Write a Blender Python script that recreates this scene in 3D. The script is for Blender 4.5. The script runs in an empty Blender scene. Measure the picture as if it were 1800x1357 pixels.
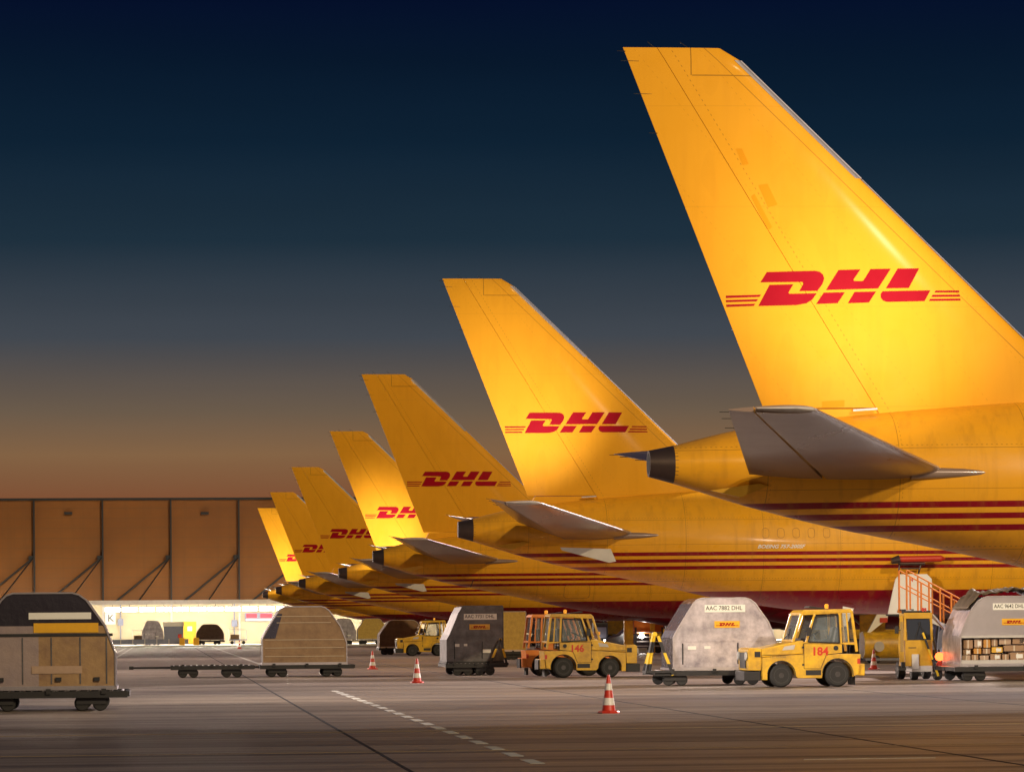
import bpy, bmesh, math, random
from mathutils import Vector, Matrix
from math import sin, cos, pi, sqrt, radians as R
random.seed(7)
S = bpy.context.scene
# ------------------------------------------------------------------ camera
F = 5760.0; YAW = math.atan(614/5760); ROLL = .008; EYE = 1.7
cd = bpy.data.cameras.new('camera'); cam = bpy.data.objects.new('camera', cd); S.collection.objects.link(cam)
cam.matrix_world = (Matrix.Translation((0, 0, EYE)) @ Matrix.Rotation(-YAW, 4, 'Z')
                    @ Matrix.Rotation(pi/2, 4, 'X') @ Matrix.Rotation(-ROLL, 4, 'Z'))
cd.sensor_width = 36; cd.lens = F/1800*36; cd.shift_y = 422.5/1800; cd.clip_start = 1; cd.clip_end = 6000
S.camera = cam
S.view_settings.view_transform = 'Standard'; S.view_settings.look = 'None'
S.view_settings.exposure = 0; S.view_settings.gamma = 1
def lin(c): return tuple(((x/255)/12.92 if x/255 <= .04045 else ((x/255+.055)/1.055)**2.4) for x in c)
# ------------------------------------------------------------------ dusk sky
W = bpy.data.worlds.new("World"); S.world = W; W.use_nodes = True
nt = W.node_tree; nt.nodes.clear()
wo = nt.nodes.new('ShaderNodeOutputWorld'); bg = nt.nodes.new('ShaderNodeBackground'); bg2 = nt.nodes.new('ShaderNodeBackground')
ad = nt.nodes.new('ShaderNodeAddShader')
tc = nt.nodes.new('ShaderNodeTexCoord'); sx = nt.nodes.new('ShaderNodeSeparateXYZ'); mr = nt.nodes.new('ShaderNodeMapRange')
cr = nt.nodes.new('ShaderNodeValToRGB')
nt.links.new(tc.outputs['Generated'], sx.inputs[0]); nt.links.new(sx.outputs['Z'], mr.inputs['Value'])
mr.inputs['From Min'].default_value = -.01; mr.inputs['From Max'].default_value = .30
nt.links.new(mr.outputs[0], cr.inputs[0])
stops = [(-.01, (105, 60, 40)), (.020, (118, 70, 46)), (.040, (128, 82, 54)), (.053, (130, 98, 68)), (.066, (106, 90, 74)), (.088, (66, 72, 80)),
         (.117, (30, 48, 62)), (.146, (14, 34, 52)), (.170, (7, 24, 44)), (.190, (3, 14, 42)), (.25, (6, 16, 44)), (.30, (30, 38, 62))]
el = cr.color_ramp.elements
for i, (e, c) in enumerate(stops):
    p = (e+.01)/.31
    s = el[i] if i < 2 else el.new(p)
    s.position = p; s.color = (*lin(c), 1)
sky = nt.nodes.new('ShaderNodeTexSky'); sky.sky_type = 'NISHITA'; sky.sun_disc = False
sky.sun_elevation = R(-4); sky.sun_rotation = R(200)
hz = nt.nodes.new('ShaderNodeTexNoise'); hm = nt.nodes.new('ShaderNodeMapping'); hm.inputs['Scale'].default_value = (2.5, 2.5, 26)
nt.links.new(tc.outputs['Generated'], hm.inputs[0]); nt.links.new(hm.outputs[0], hz.inputs['Vector']); hz.inputs['Scale'].default_value = 1.6; hz.inputs['Detail'].default_value = 5
hr = nt.nodes.new('ShaderNodeMapRange'); hr.inputs['From Min'].default_value = .3; hr.inputs['From Max'].default_value = .7; hr.inputs['To Min'].default_value = .95; hr.inputs['To Max'].default_value = 1.05
nt.links.new(hz.outputs['Fac'], hr.inputs['Value']); hv = nt.nodes.new('ShaderNodeMixRGB'); hv.blend_type = 'MULTIPLY'; hv.inputs[0].default_value = 1
nt.links.new(cr.outputs[0], hv.inputs[1]); nt.links.new(hr.outputs[0], hv.inputs[2]); nt.links.new(hv.outputs[0], bg.inputs[0]); bg.inputs[1].default_value = 1.0
nt.links.new(sky.outputs[0], bg2.inputs[0]); bg2.inputs[1].default_value = .05
nt.links.new(bg.outputs[0], ad.inputs[0]); nt.links.new(bg2.outputs[0], ad.inputs[1]); nt.links.new(ad.outputs[0], wo.inputs[0])
# ------------------------------------------------------------------ floodlight key, seen as one far warm mast light
def aim(o, d): o.rotation_mode = 'QUATERNION'; o.rotation_quaternion = Vector(d).to_track_quat('-Z', 'Y')
def lamp(name, typ, loc, d, energy, col, **kw):
    l = bpy.data.lights.new(name, typ); l.energy = energy; l.color = col
    for k, v in kw.items(): setattr(l, k, v)
    o = bpy.data.objects.new(name, l); S.collection.objects.link(o); o.location = loc; aim(o, d); return o
az, elv = R(-25), R(28)
lamp('floodlight_key', 'SUN', (30, -60, 40), (sin(az)*cos(elv), cos(az)*cos(elv), -sin(elv)), 1.45, (1, .78, .44), angle=R(1.2))
def spot(name, loc, tgt, e, col, size, blend=.8, rad=1.0):
    d = Vector(tgt)-Vector(loc)
    return lamp(name, 'SPOT', loc, d, e, col, spot_size=R(size), spot_blend=blend, shadow_soft_size=rad)
# unseen floodlights out of frame; all after the first added to brighten the apron
spot('unseen_floodlight', (-3, -5, 28), (17.5, 66, 8.5), 24000, (1, .80, .40), 21, .6)     # mast behind the camera, on the nearest tail
spot('unseen_floodlight', (-22, 58, 14), (17, 90, .8), 110000, (1, .86, .70), 30)  # added to brighten the tractor and the silver container
spot('unseen_floodlight', (66, 132, 26), (22, 98, 0), 420000, (1, .88, .84), 44)
spot('unseen_floodlight', (-34, 150, 24), (7, 114, 0), 150000, (1, .80, .68), 60)
spot('unseen_floodlight', (-36, 210, 24), (6, 168, 0), 170000, (1, .78, .66), 60)
spot('unseen_floodlight', (-40, 300, 24), (4, 250, 0), 260000, (1, .78, .66), 64)
spot('unseen_floodlight', (84, 190, 24), (36, 150, 0), 160000, (1, .80, .66), 56)
spot('unseen_floodlight', (100, 290, 24), (46, 240, 0), 220000, (1, .80, .66), 60)
spot('unseen_floodlight', (30, 20, 22), (14, 74, 0), 45000, (1, .80, .62), 40)
# ------------------------------------------------------------------ helpers
f = F
def ray(px, py):
    u = px-900; v = 1101-py
    U = u*cos(ROLL)+v*sin(ROLL); V = -u*sin(ROLL)+v*cos(ROLL)
    return (sin(YAW)*f+cos(YAW)*U, cos(YAW)*f-sin(YAW)*U, V)
def P(px, py, Y):
    d = ray(px, py); t = Y/d[1]; return Vector((d[0]*t, Y, EYE+d[2]*t))
def G(px, py, z=0):
    d = ray(px, py); t = (z-EYE)/d[2]; return Vector((d[0]*t, d[1]*t, z))
COL = S.collection
def link(o, parent=None):
    COL.objects.link(o)
    if parent is not None: o.parent = parent
    return o
def thing(name, label, cat, loc=(0, 0, 0), rz=0, group=None):
    o = bpy.data.objects.new(name, None); o.empty_display_size = .3; COL.objects.link(o)
    o.location = loc; o.rotation_euler = (0, 0, rz); tag(o, label, cat, group); return o
def tag(o, label=None, cat=None, group=None, kind=None):
    if label: o['label'] = label
    if cat: o['category'] = cat
    if group: o['group'] = group
    if kind: o['kind'] = kind
    return o
class MB:
    def __init__(s): s.b = bmesh.new()
    def box(s, x0, x1, y0, y1, z0, z1, m=None):
        r = bmesh.ops.create_cube(s.b, size=1)
        M = Matrix.Translation(((x0+x1)/2, (y0+y1)/2, (z0+z1)/2)) @ Matrix.Diagonal((abs(x1-x0), abs(y1-y0), abs(z1-z0), 1))
        bmesh.ops.transform(s.b, matrix=(m @ M if m else M), verts=r['verts']); return s
    def bar(s, a, b, r, n=8, r2=None, caps=True):
        a, b = Vector(a), Vector(b); d = b-a; L = d.length
        q = bmesh.ops.create_cone(s.b, cap_ends=caps, segments=n, radius1=r, radius2=r if r2 is None else r2, depth=L)
        M = Matrix.Translation((a+b)/2) @ d.to_track_quat('Z', 'Y').to_matrix().to_4x4()
        bmesh.ops.transform(s.b, matrix=M, verts=q['verts']); return s
    def sq(s, a, b, w, h=None):
        a, b = Vector(a), Vector(b); d = b-a; h = h or w
        q = bmesh.ops.create_cube(s.b, size=1)
        M = Matrix.Translation((a+b)/2) @ d.to_track_quat('X', 'Z').to_matrix().to_4x4() @ Matrix.Diagonal((d.length, w, h, 1))
        bmesh.ops.transform(s.b, matrix=M, verts=q['verts']); return s
    def path(s, pts, r, n=8):
        for a, b in zip(pts[:-1], pts[1:]): s.bar(a, b, r, n)
        return s
    def prism(s, prof, y0, y1):            # profile in x,z extruded along y
        A = [s.b.verts.new((x, y0, z)) for x, z in prof]; B = [s.b.verts.new((x, y1, z)) for x, z in prof]
        n = len(prof)
        fs = [s.b.faces.new(A), s.b.faces.new(B[::-1])]
        for i in range(n): fs.append(s.b.faces.new((A[i], B[i], B[(i+1) % n], A[(i+1) % n])))
        bmesh.ops.recalc_face_normals(s.b, faces=fs); return s
    def prismx(s, prof, x0, x1):           # profile in y,z extruded along x
        A = [s.b.verts.new((x0, y, z)) for y, z in prof]; B = [s.b.verts.new((x1, y, z)) for y, z in prof]
        n = len(prof); fs = [s.b.faces.new(A), s.b.faces.new(B[::-1])]
        for i in range(n): fs.append(s.b.faces.new((A[i], B[i], B[(i+1) % n], A[(i+1) % n])))
        bmesh.ops.recalc_face_normals(s.b, faces=fs); return s
    def lathe(s, prof, axis='Z', c=(0, 0, 0), n=24):   # prof of (r, h)
        rings = []
        for r, h in prof:
            ring = []
            for i in range(n):
                t = 2*pi*i/n; a, b = max(r, 1e-4)*cos(t), max(r, 1e-4)*sin(t)
                p = (a, b, h) if axis == 'Z' else ((h, a, b) if axis == 'X' else (a, h, b))
                ring.append(s.b.verts.new(Vector(p)+Vector(c)))
            rings.append(ring)
        fs = []
        for A, B in zip(rings[:-1], rings[1:]):
            for i in range(n): fs.append(s.b.faces.new((A[i], A[(i+1) % n], B[(i+1) % n], B[i])))
        fs.append(s.b.faces.new(rings[0][::-1])); fs.append(s.b.faces.new(rings[-1]))
        bmesh.ops.recalc_face_normals(s.b, faces=fs); return s
    def loft(s, rings, caps=True):
        RR = [[s.b.verts.new(p) for p in r] for r in rings]; n = len(RR[0]); fs = []
        for A, B in zip(RR[:-1], RR[1:]):
            for i in range(n): fs.append(s.b.faces.new((A[i], A[(i+1) % n], B[(i+1) % n], B[i])))
        if caps: fs.append(s.b.faces.new(RR[0][::-1])); fs.append(s.b.faces.new(RR[-1]))
        bmesh.ops.recalc_face_normals(s.b, faces=fs); return s
    def build(s, name, mat, parent=None, smooth=False, bevel=0, loc=None):
        if bevel:
            es = [e for e in s.b.edges if len(e.link_faces) == 2 and e.calc_face_angle(0) > .5]
            try: bmesh.ops.bevel(s.b, geom=es, offset=bevel, segments=2, affect='EDGES', profile=.6, clamp_overlap=True)
            except Exception: pass
        me = bpy.data.meshes.new(name); s.b.to_mesh(me); s.b.free()
        me.materials.append(mat)
        if smooth:
            for p in me.polygons: p.use_smooth = True
            try: me.set_sharp_from_angle(angle=R(40))
            except Exception: pass
        o = bpy.data.objects.new(name, me); link(o, parent)
        if loc: o.location = loc
        return o
def text_obj(name, body, size, mat, parent, x, y, z, rot=0, bold=.0, center=False, shear=0, sx=1):
    c = bpy.data.curves.new('t', 'FONT'); c.body = body; c.size = size; c.offset = bold; c.shear = shear
    c.align_x = 'CENTER' if center else 'LEFT'; c.resolution_u = 3
    t = bpy.data.objects.new('t', c); COL.objects.link(t)
    dg = bpy.context.evaluated_depsgraph_get(); dg.update()
    me = bpy.data.meshes.new_from_object(t.evaluated_get(dg)); bpy.data.objects.remove(t); bpy.data.curves.remove(c)
    me.name = name; M = Matrix.Translation((x, y, z)) @ Matrix.Rotation(rot, 4, 'Z') @ Matrix.Rotation(pi/2, 4, 'X') @ Matrix.Diagonal((sx, 1, 1, 1))
    me.transform(M); me.materials.clear(); me.materials.append(mat)
    o = bpy.data.objects.new(name, me); link(o, parent); return o
# ------------------------------------------------------------------ materials
def mat(name, col, rough=.5, metal=0, noise=0, nscale=4, ncol=None, bump=0, bscale=40, stretch=(1, 1, 1), coat=0, emit=None, es=0, alpha=1, trans=0):
    m = bpy.data.materials.new(name); m.use_nodes = True; n = m.node_tree; b = n.nodes['Principled BSDF']
    b.inputs['Base Color'].default_value = (*col, 1); b.inputs['Roughness'].default_value = rough; b.inputs['Metallic'].default_value = metal
    if coat: b.inputs['Coat Weight'].default_value = coat; b.inputs['Coat Roughness'].default_value = .12
    if emit: b.inputs['Emission Color'].default_value = (*emit, 1); b.inputs['Emission Strength'].default_value = es
    if trans: b.inputs['Transmission Weight'].default_value = trans; b.inputs['IOR'].default_value = 1.1
    if alpha < 1: b.inputs['Alpha'].default_value = alpha
    if noise or bump:
        t = n.nodes.new('ShaderNodeTexCoord'); mp = n.nodes.new('ShaderNodeMapping'); mp.inputs['Scale'].default_value = stretch
        n.links.new(t.outputs['Object'], mp.inputs[0])
    if noise:
        nz = n.nodes.new('ShaderNodeTexNoise'); nz.inputs['Scale'].default_value = nscale; nz.inputs['Detail'].default_value = 8; nz.inputs['Roughness'].default_value = .65
        n.links.new(mp.outputs[0], nz.inputs['Vector'])
        r = n.nodes.new('ShaderNodeValToRGB'); r.color_ramp.elements[0].position = .35; r.color_ramp.elements[1].position = .68
        c2 = ncol or tuple(x*.45 for x in col)
        mx = n.nodes.new('ShaderNodeMixRGB'); mx.inputs[1].default_value = (*col, 1); mx.inputs[2].default_value = (*c2, 1)
        ml = n.nodes.new('ShaderNodeMath'); ml.operation = 'MULTIPLY'; ml.inputs[1].default_value = noise
        n.links.new(nz.outputs['Fac'], r.inputs[0]); n.links.new(r.outputs[0], ml.inputs[0]); n.links.new(ml.outputs[0], mx.inputs[0])
        n.links.new(mx.outputs[0], b.inputs['Base Color'])
        rr = n.nodes.new('ShaderNodeMapRange'); rr.inputs['To Min'].default_value = rough*.8; rr.inputs['To Max'].default_value = min(1, rough*1.3)
        n.links.new(nz.outputs['Fac'], rr.inputs['Value']); n.links.new(rr.outputs[0], b.inputs['Roughness'])
    if bump:
        bz = n.nodes.new('ShaderNodeTexNoise'); bz.inputs['Scale'].default_value = bscale; bz.inputs['Detail'].default_value = 4
        bp = n.nodes.new('ShaderNodeBump'); bp.inputs['Strength'].default_value = bump; bp.inputs['Distance'].default_value = .02
        n.links.new(mp.outputs[0], bz.inputs['Vector']); n.links.new(bz.outputs['Fac'], bp.inputs['Height']); n.links.new(bp.outputs[0], b.inputs['Normal'])
    return m
YEL = (.80, .375, .016); RED = (.22, .0015, .012)
M = dict(
    yellow=mat('tug_yellow', (.80, .47, .02), .36, noise=.7, nscale=3.2, ncol=(.34, .17, .03), coat=.3, bump=.08, bscale=5),
    orange=mat('orange_paint', (.72, .22, .03), .45, noise=.3, nscale=4),
    logo=mat('logo_red', (.34, .001, .012), .55, noise=.12, nscale=2),
    textred=mat('number_red', (.60, .03, .01), .45),
    steel=mat('bare_metal', (.55, .52, .56), .30, .75, noise=.5, nscale=1.3, ncol=(.36, .34, .37), bump=.35, bscale=1.6),
    aluminium=mat('scuffed_aluminium', (.62, .58, .64), .36, .6, noise=.85, nscale=2.4, ncol=(.20, .18, .22), bump=.45, bscale=1.8),
    darkalu=mat('grimy_aluminium', (.15, .14, .15), .5, .4, noise=.7, nscale=3, ncol=(.05, .045, .045), bump=.3, bscale=3),
    greyp=mat('grey_tail_paint', (.27, .19, .15), .28, .1, noise=.4, nscale=.9, ncol=(.17, .11, .09), coat=.5),
    lightgrey=mat('pale_grey_paint', (.55, .52, .50), .4, noise=.25, nscale=3),
    exhaust=mat('scorched_metal', (.10, .07, .065), .4, .7, noise=.4, nscale=4),
    rubber=mat('rubber', (.02, .02, .022), .8, noise=.3, nscale=9, ncol=(.05, .045, .04)),
    black=mat('black_steel', (.012, .012, .016), .55, noise=.4, nscale=6, ncol=(.035, .03, .028)),
    rim=mat('wheel_rim', (.07, .065, .07), .4, .6, noise=.3, nscale=12),
    white=mat('white_paint', (.78, .76, .72), .45, noise=.2, nscale=3, ncol=(.5, .46, .42)),
    plate=mat('white_plate', (.80, .79, .74), .5), ink=mat('black_ink', (.012, .012, .014), .5),
    sticker=mat('yellow_sticker', (.80, .42, .015), .45, noise=.15, nscale=8),
    glass=mat('cab_glass', (.30, .36, .38), .03, alpha=.20),
    darkglass=mat('dark_glass', (.04, .045, .06), .08),
    seat=mat('black_vinyl', (.03, .03, .033), .6),
    cardboard=mat('cardboard', (.36, .22, .13), .8, noise=.25, nscale=6), cardboard2=mat('pale_cardboard', (.45, .31, .22), .8, noise=.25, nscale=6),
    cardboard3=mat('orange_cardboard', (.55, .26, .06), .8, noise=.25, nscale=6), parcel=mat('yellow_parcel', (.70, .40, .05), .6),
    tape=mat('parcel_tape', (.60, .50, .38), .4), label=mat('paper_label', (.75, .74, .70), .6),
    tarp=mat('tarpaulin', (.13, .09, .05), .55, noise=.5, nscale=5, bump=.5, bscale=7),
    netgold=mat('golden_wrapped_freight', (.55, .36, .07), .6, noise=.5, nscale=6, ncol=(.24, .14, .03), bump=.6, bscale=5),
    brown=mat('brown_freight', (.22, .13, .07), .7, noise=.5, nscale=4, bump=.3, bscale=6),
    cone=mat('cone_red', (.55, .035, .015), .42, noise=.3, nscale=20, ncol=(.25, .015, .01)), cwhite=mat('cone_white', (.72, .70, .66), .4, noise=.25, nscale=25),
    beacon=mat('amber_lens', (.8, .30, .02), .25, emit=(1, .45, .05), es=.5),
    redlamp=mat('red_lamp_lit', (.6, .02, .01), .3, emit=(1, .10, .02), es=6),
    headlamp=mat('headlamp_lit', (1, 1, 1), .3, emit=(1, .93, .85), es=60), headoff=mat('headlamp_glass', (.5, .5, .5), .1),
    tube=mat('light_tube', (1, 1, 1), .4, emit=(1, .97, .88), es=16), wickm=mat('wick', (.02, .02, .02), .6),
    navy=mat('navy_car_paint', (.05, .045, .09), .3, coat=.5), cabinet=mat('blue_grey_steel', (.22, .24, .34), .5, noise=.2),
    wallup=None)
def yb_stripes(name, axis, period, ang=0):
    m = mat(name, (.75, .48, .02), .5); n = m.node_tree; b = n.nodes['Principled BSDF']
    t = n.nodes.new('ShaderNodeTexCoord'); s = n.nodes.new('ShaderNodeSeparateXYZ'); a = n.nodes.new('ShaderNodeMath'); a.operation = 'FRACT'
    d = n.nodes.new('ShaderNodeMath'); d.operation = 'DIVIDE'; d.inputs[1].default_value = period
    g = n.nodes.new('ShaderNodeMath'); g.operation = 'GREATER_THAN'; g.inputs[1].default_value = .5
    mx = n.nodes.new('ShaderNodeMixRGB'); mx.inputs[1].default_value = (.75, .48, .02, 1); mx.inputs[2].default_value = (.015, .015, .02, 1)
    n.links.new(t.outputs['Object'], s.inputs[0]); n.links.new(s.outputs[axis], d.inputs[0]); n.links.new(d.outputs[0], a.inputs[0]); n.links.new(a.outputs[0], g.inputs[0])
    n.links.new(g.outputs[0], mx.inputs[0]); n.links.new(mx.outputs[0], b.inputs['Base Color']); return m
M['logo'].node_tree.nodes['Principled BSDF'].inputs['Specular IOR Level'].default_value = .1
M['leftshell'] = mat('dark_shell', (.10, .10, .15), .25, .6, noise=.5, nscale=3, bump=.3, bscale=3)
M['tanfreight'] = mat('tan_skin', (.34, .22, .12), .5, .2, noise=.6, nscale=2.5, ncol=(.16, .09, .06), bump=.4, bscale=3)
M['hazard'] = yb_stripes('hazard_stripes', 'Z', .62)
class NG:                                   # tiny node-maths helper
    def __init__(s, m): s.n = m.node_tree; s.b = s.n.nodes['Principled BSDF']; t = s.n.nodes.new('ShaderNodeTexCoord'); x = s.n.nodes.new('ShaderNodeSeparateXYZ'); s.n.links.new(t.outputs['Object'], x.inputs[0]); s.t = t; s.X, s.Y, s.Z = x.outputs
    def m(s, op, a, b=0, c=0):
        q = s.n.nodes.new('ShaderNodeMath'); q.operation = op
        for i, v in enumerate((a, b, c)):
            if isinstance(v, (int, float)): q.inputs[i].default_value = v
            else: s.n.links.new(v, q.inputs[i])
        return q.outputs[0]
    def band(s, v, lo, hi): return s.m('MULTIPLY', s.m('GREATER_THAN', v, lo), s.m('LESS_THAN', v, hi))
    def line(s, v, c, w): return s.m('LESS_THAN', s.m('ABSOLUTE', s.m('SUBTRACT', v, c)), w)
    def grid(s, v, per, w, off=0): return s.m('LESS_THAN', s.m('FRACT', s.m('DIVIDE', s.m('ADD', v, off+1000*per), per)), w/per)
    def noise(s, sc, stretch=(1, 1, 1), det=6, lo=.35, hi=.7, rough=.6):
        mp = s.n.nodes.new('ShaderNodeMapping'); mp.inputs['Scale'].default_value = stretch; s.n.links.new(s.t.outputs['Object'], mp.inputs[0])
        z = s.n.nodes.new('ShaderNodeTexNoise'); z.inputs['Scale'].default_value = sc; z.inputs['Detail'].default_value = det; z.inputs['Roughness'].default_value = rough
        s.n.links.new(mp.outputs[0], z.inputs['Vector'])
        r = s.n.nodes.new('ShaderNodeMapRange'); r.inputs['From Min'].default_value = lo; r.inputs['From Max'].default_value = hi; s.n.links.new(z.outputs['Fac'], r.inputs['Value']); return r.outputs[0]
    def mix(s, fac, a, b, blend='MIX'):
        q = s.n.nodes.new('ShaderNodeMixRGB'); q.blend_type = blend
        for i, v in enumerate((fac, a, b)):
            if isinstance(v, (int, float)): q.inputs[i].default_value = v
            elif isinstance(v, tuple): q.inputs[i].default_value = (*v, 1)
            else: s.n.links.new(v, q.inputs[i])
        return q.outputs[0]
    def base(s, v): s.n.links.new(v, s.b.inputs['Base Color'])
    def rough(s, v): s.n.links.new(v, s.b.inputs['Roughness'])
    def bump(s, v, st, dist=.01):
        q = s.n.nodes.new('ShaderNodeBump'); q.inputs['Strength'].default_value = st; q.inputs['Distance'].default_value = dist
        s.n.links.new(v, q.inputs['Height']); s.n.links.new(q.outputs[0], s.b.inputs['Normal'])
def mx2(g, a, b): return g.m('MAXIMUM', a, b)
m = mat('two_tone_container', (.4, .28, .15), .4, .2); g = NG(m)
n1 = g.noise(2.2, (1, 1, 1), 8, .35, .7); up = g.m('GREATER_THAN', g.Z, 1.28)
c = g.mix(n1, (.42, .27, .13), (.26, .16, .10)); lf = g.m('LESS_THAN', g.X, 1.35); c = g.mix(g.m('MULTIPLY', lf, .6), c, (.34, .30, .36))
c = g.mix(up, c, (.022, .018, .03)); g.base(c); g.bump(n1, .4, .02); M['leftface'] = m
# fuselage paint: yellow with three red cheat lines and a red belly, panel joints, grime
m = mat('fuselage_paint', YEL, .36, coat=.14); g = NG(m)
dirt = g.noise(1.1, (1, 1, 2.2), 8, .40, .75); dr2 = g.noise(.5, (.35, 1, 3), 5, .35, .8)
c = g.mix(g.m('MULTIPLY', dirt, .22), YEL, (.50, .25, .03)); c = g.mix(g.m('MULTIPLY', dr2, .22), c, (.66, .38, .06))
red = g.m('LESS_THAN', g.Z, 2.84)
for lo, hi in ((4.04, 4.165), (3.815, 3.93), (3.575, 3.695)): red = mx2(g, red, g.band(g.Z, lo, hi))
red = g.m('MULTIPLY', red, g.m('GREATER_THAN', g.X, 1.6))
c = g.mix(red, c, RED)
ln = mx2(g, g.grid(g.X, 2.62, .016, .3), g.line(g.Z, 5.25, .007)); ln = mx2(g, ln, g.line(g.Z, 4.42, .006)); ln = mx2(g, ln, g.line(g.Z, 3.2, .006))
c = g.mix(g.m('MULTIPLY', ln, .45), c, (.05, .025, .01))
rvt = g.m('MULTIPLY', g.grid(g.X, 2.62, .016, .24), g.grid(g.Z, .09, .035)); rvt = mx2(g, rvt, g.m('MULTIPLY', g.grid(g.X, .10, .04), mx2(g, g.line(g.Z, 5.31, .010), g.line(g.Z, 3.26, .010))))
c = g.mix(g.m('MULTIPLY', rvt, .38), c, (.12, .05, .01))
stk = g.noise(2.6, (1.8, 1, .10), 5, .50, .72); c = g.mix(g.m('MULTIPLY', stk, .28), c, (.34, .15, .02)); soot = g.noise(.8, (.6, 1, 2), 5, .45, .75); c = g.mix(g.m('MULTIPLY', g.m('MULTIPLY', soot, .45), g.m('LESS_THAN', g.X, 3.0)), c, (.16, .08, .02))
win = g.m('MULTIPLY', g.band(g.X, 43.3, 44.9), g.band(g.Z, 4.7, 5.3)); c = g.mix(win, c, (.02, .02, .03))
g.base(c); g.b.inputs['Specular IOR Level'].default_value = .25; g.rough(g.m('ADD', g.m('MULTIPLY', dirt, .18), .27)); g.bump(ln, -.25); M['fuselage'] = m
m = mat('fin_paint', YEL, .42, coat=.03); g = NG(m)
dirt = g.noise(.9, (1, 1, 1), 8, .45, .8)
c = g.mix(g.m('MULTIPLY', dirt, .18), YEL, (.62, .27, .01)); pt = g.noise(1.6, (1.2, 1, .5), 0, .66, .665)
c = g.mix(g.m('MULTIPLY', pt, .10), c, (.60, .26, .01))
sl = g.m('ADD', g.X, g.m('MULTIPLY', g.Z, 1.04))          # runs along the leading edge
ln = g.line(sl, 15.25, .012); ln = g.m('MULTIPLY', ln, .55)
fr2 = g.m('MULTIPLY', g.grid(g.m('ADD', g.X, g.m('MULTIPLY', g.Z, .82)), 1.35, .014), g.grid(g.Z, .11, .04)); ln = mx2(g, ln, g.m('MULTIPLY', fr2, .22))
hg = g.m('ADD', g.X, g.m('MULTIPLY', g.Z, .601)); rv = g.m('MULTIPLY', g.line(hg, 8.62, .009), g.grid(g.Z, .10, .04)); ln = mx2(g, ln, g.m('MULTIPLY', rv, .5))
tp = g.m('MULTIPLY', g.line(g.Z, 12.93, .012), g.band(g.X, .95, 2.3)); tp = mx2(g, tp, g.m('MULTIPLY', g.line(g.X, .93, .012), g.m('GREATER_THAN', g.Z, 12.93)))
ln = mx2(g, ln, g.m('MULTIPLY', tp, .6)); ln = mx2(g, ln, g.m('MULTIPLY', g.grid(g.Z, 2.05, .012), .13))
c = g.mix(ln, c, (.09, .045, .01)); stk = g.noise(2.2, (1.6, 1, .12), 4, .52, .75); c = g.mix(g.m('MULTIPLY', stk, .16), c, (.55, .22, .01))
g.base(c); g.b.inputs['Specular IOR Level'].default_value = .12; g.rough(g.m('ADD', g.m('MULTIPLY', dirt, .2), .56)); g.bump(ln, -.3); M['fin'] = m
# apron
m = mat('apron_asphalt', (.1, .1, .1), .7); g = NG(m)
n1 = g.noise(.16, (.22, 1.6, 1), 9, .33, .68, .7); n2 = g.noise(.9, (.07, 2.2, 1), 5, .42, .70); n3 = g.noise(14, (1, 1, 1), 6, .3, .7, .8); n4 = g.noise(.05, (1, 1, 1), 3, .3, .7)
n5 = g.noise(.35, (.03, 3.2, 1), 3, .52, .62)  # stretched bands here and below paint shadows and blurred trails into the apron colour
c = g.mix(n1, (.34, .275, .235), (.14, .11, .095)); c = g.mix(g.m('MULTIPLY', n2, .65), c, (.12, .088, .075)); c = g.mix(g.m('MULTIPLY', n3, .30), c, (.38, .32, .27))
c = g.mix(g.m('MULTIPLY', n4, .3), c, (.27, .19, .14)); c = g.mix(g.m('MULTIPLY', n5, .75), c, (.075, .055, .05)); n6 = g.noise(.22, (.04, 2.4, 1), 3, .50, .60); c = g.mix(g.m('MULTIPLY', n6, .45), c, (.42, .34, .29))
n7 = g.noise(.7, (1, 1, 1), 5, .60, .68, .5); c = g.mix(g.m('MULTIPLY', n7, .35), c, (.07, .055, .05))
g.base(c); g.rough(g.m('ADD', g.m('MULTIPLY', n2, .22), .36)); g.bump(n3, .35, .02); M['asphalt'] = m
M['joint'] = mat('joint_tar', (.012, .01, .012), .7); M['road_white'] = mat('worn_white_marking', (.66, .64, .60), .7, noise=.45, nscale=7, ncol=(.22, .20, .18))
M['road_yellow'] = mat('worn_yellow_marking', (.30, .22, .11), .7, noise=.7, nscale=3, ncol=(.16, .12, .09))
# hangar cladding
m = mat('cladding', (.55, .30, .06), .6); g = NG(m)
n1 = g.noise(.12, (1, 1, 1.5), 6, .35, .7); n2 = g.noise(2.5, (.15, 1, 1), 5, .4, .75)
c = g.mix(n1, (.23, .078, .006), (.17, .055, .004)); c = g.mix(g.m('MULTIPLY', n2, .25), c, (.15, .07, .02))
ln = g.m('MULTIPLY', mx2(g, g.grid(g.Z, 1.06, .06, .2), g.m('MULTIPLY', g.grid(g.X, 1.2, .04), .35)), .55); run = g.noise(1.4, (1, 1, .05), 4, .5, .8); c = g.mix(g.m('MULTIPLY', run, .3), c, (.12, .045, .01)); c = g.mix(ln, c, (.12, .06, .02)); g.base(c); M['cladding'] = m
M['lowerwall'] = mat('lamplit_wall', (.60, .50, .33), .6, noise=.15, nscale=.6)  # same yellow as the upper wall; canopy light put into this paler colour
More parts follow.
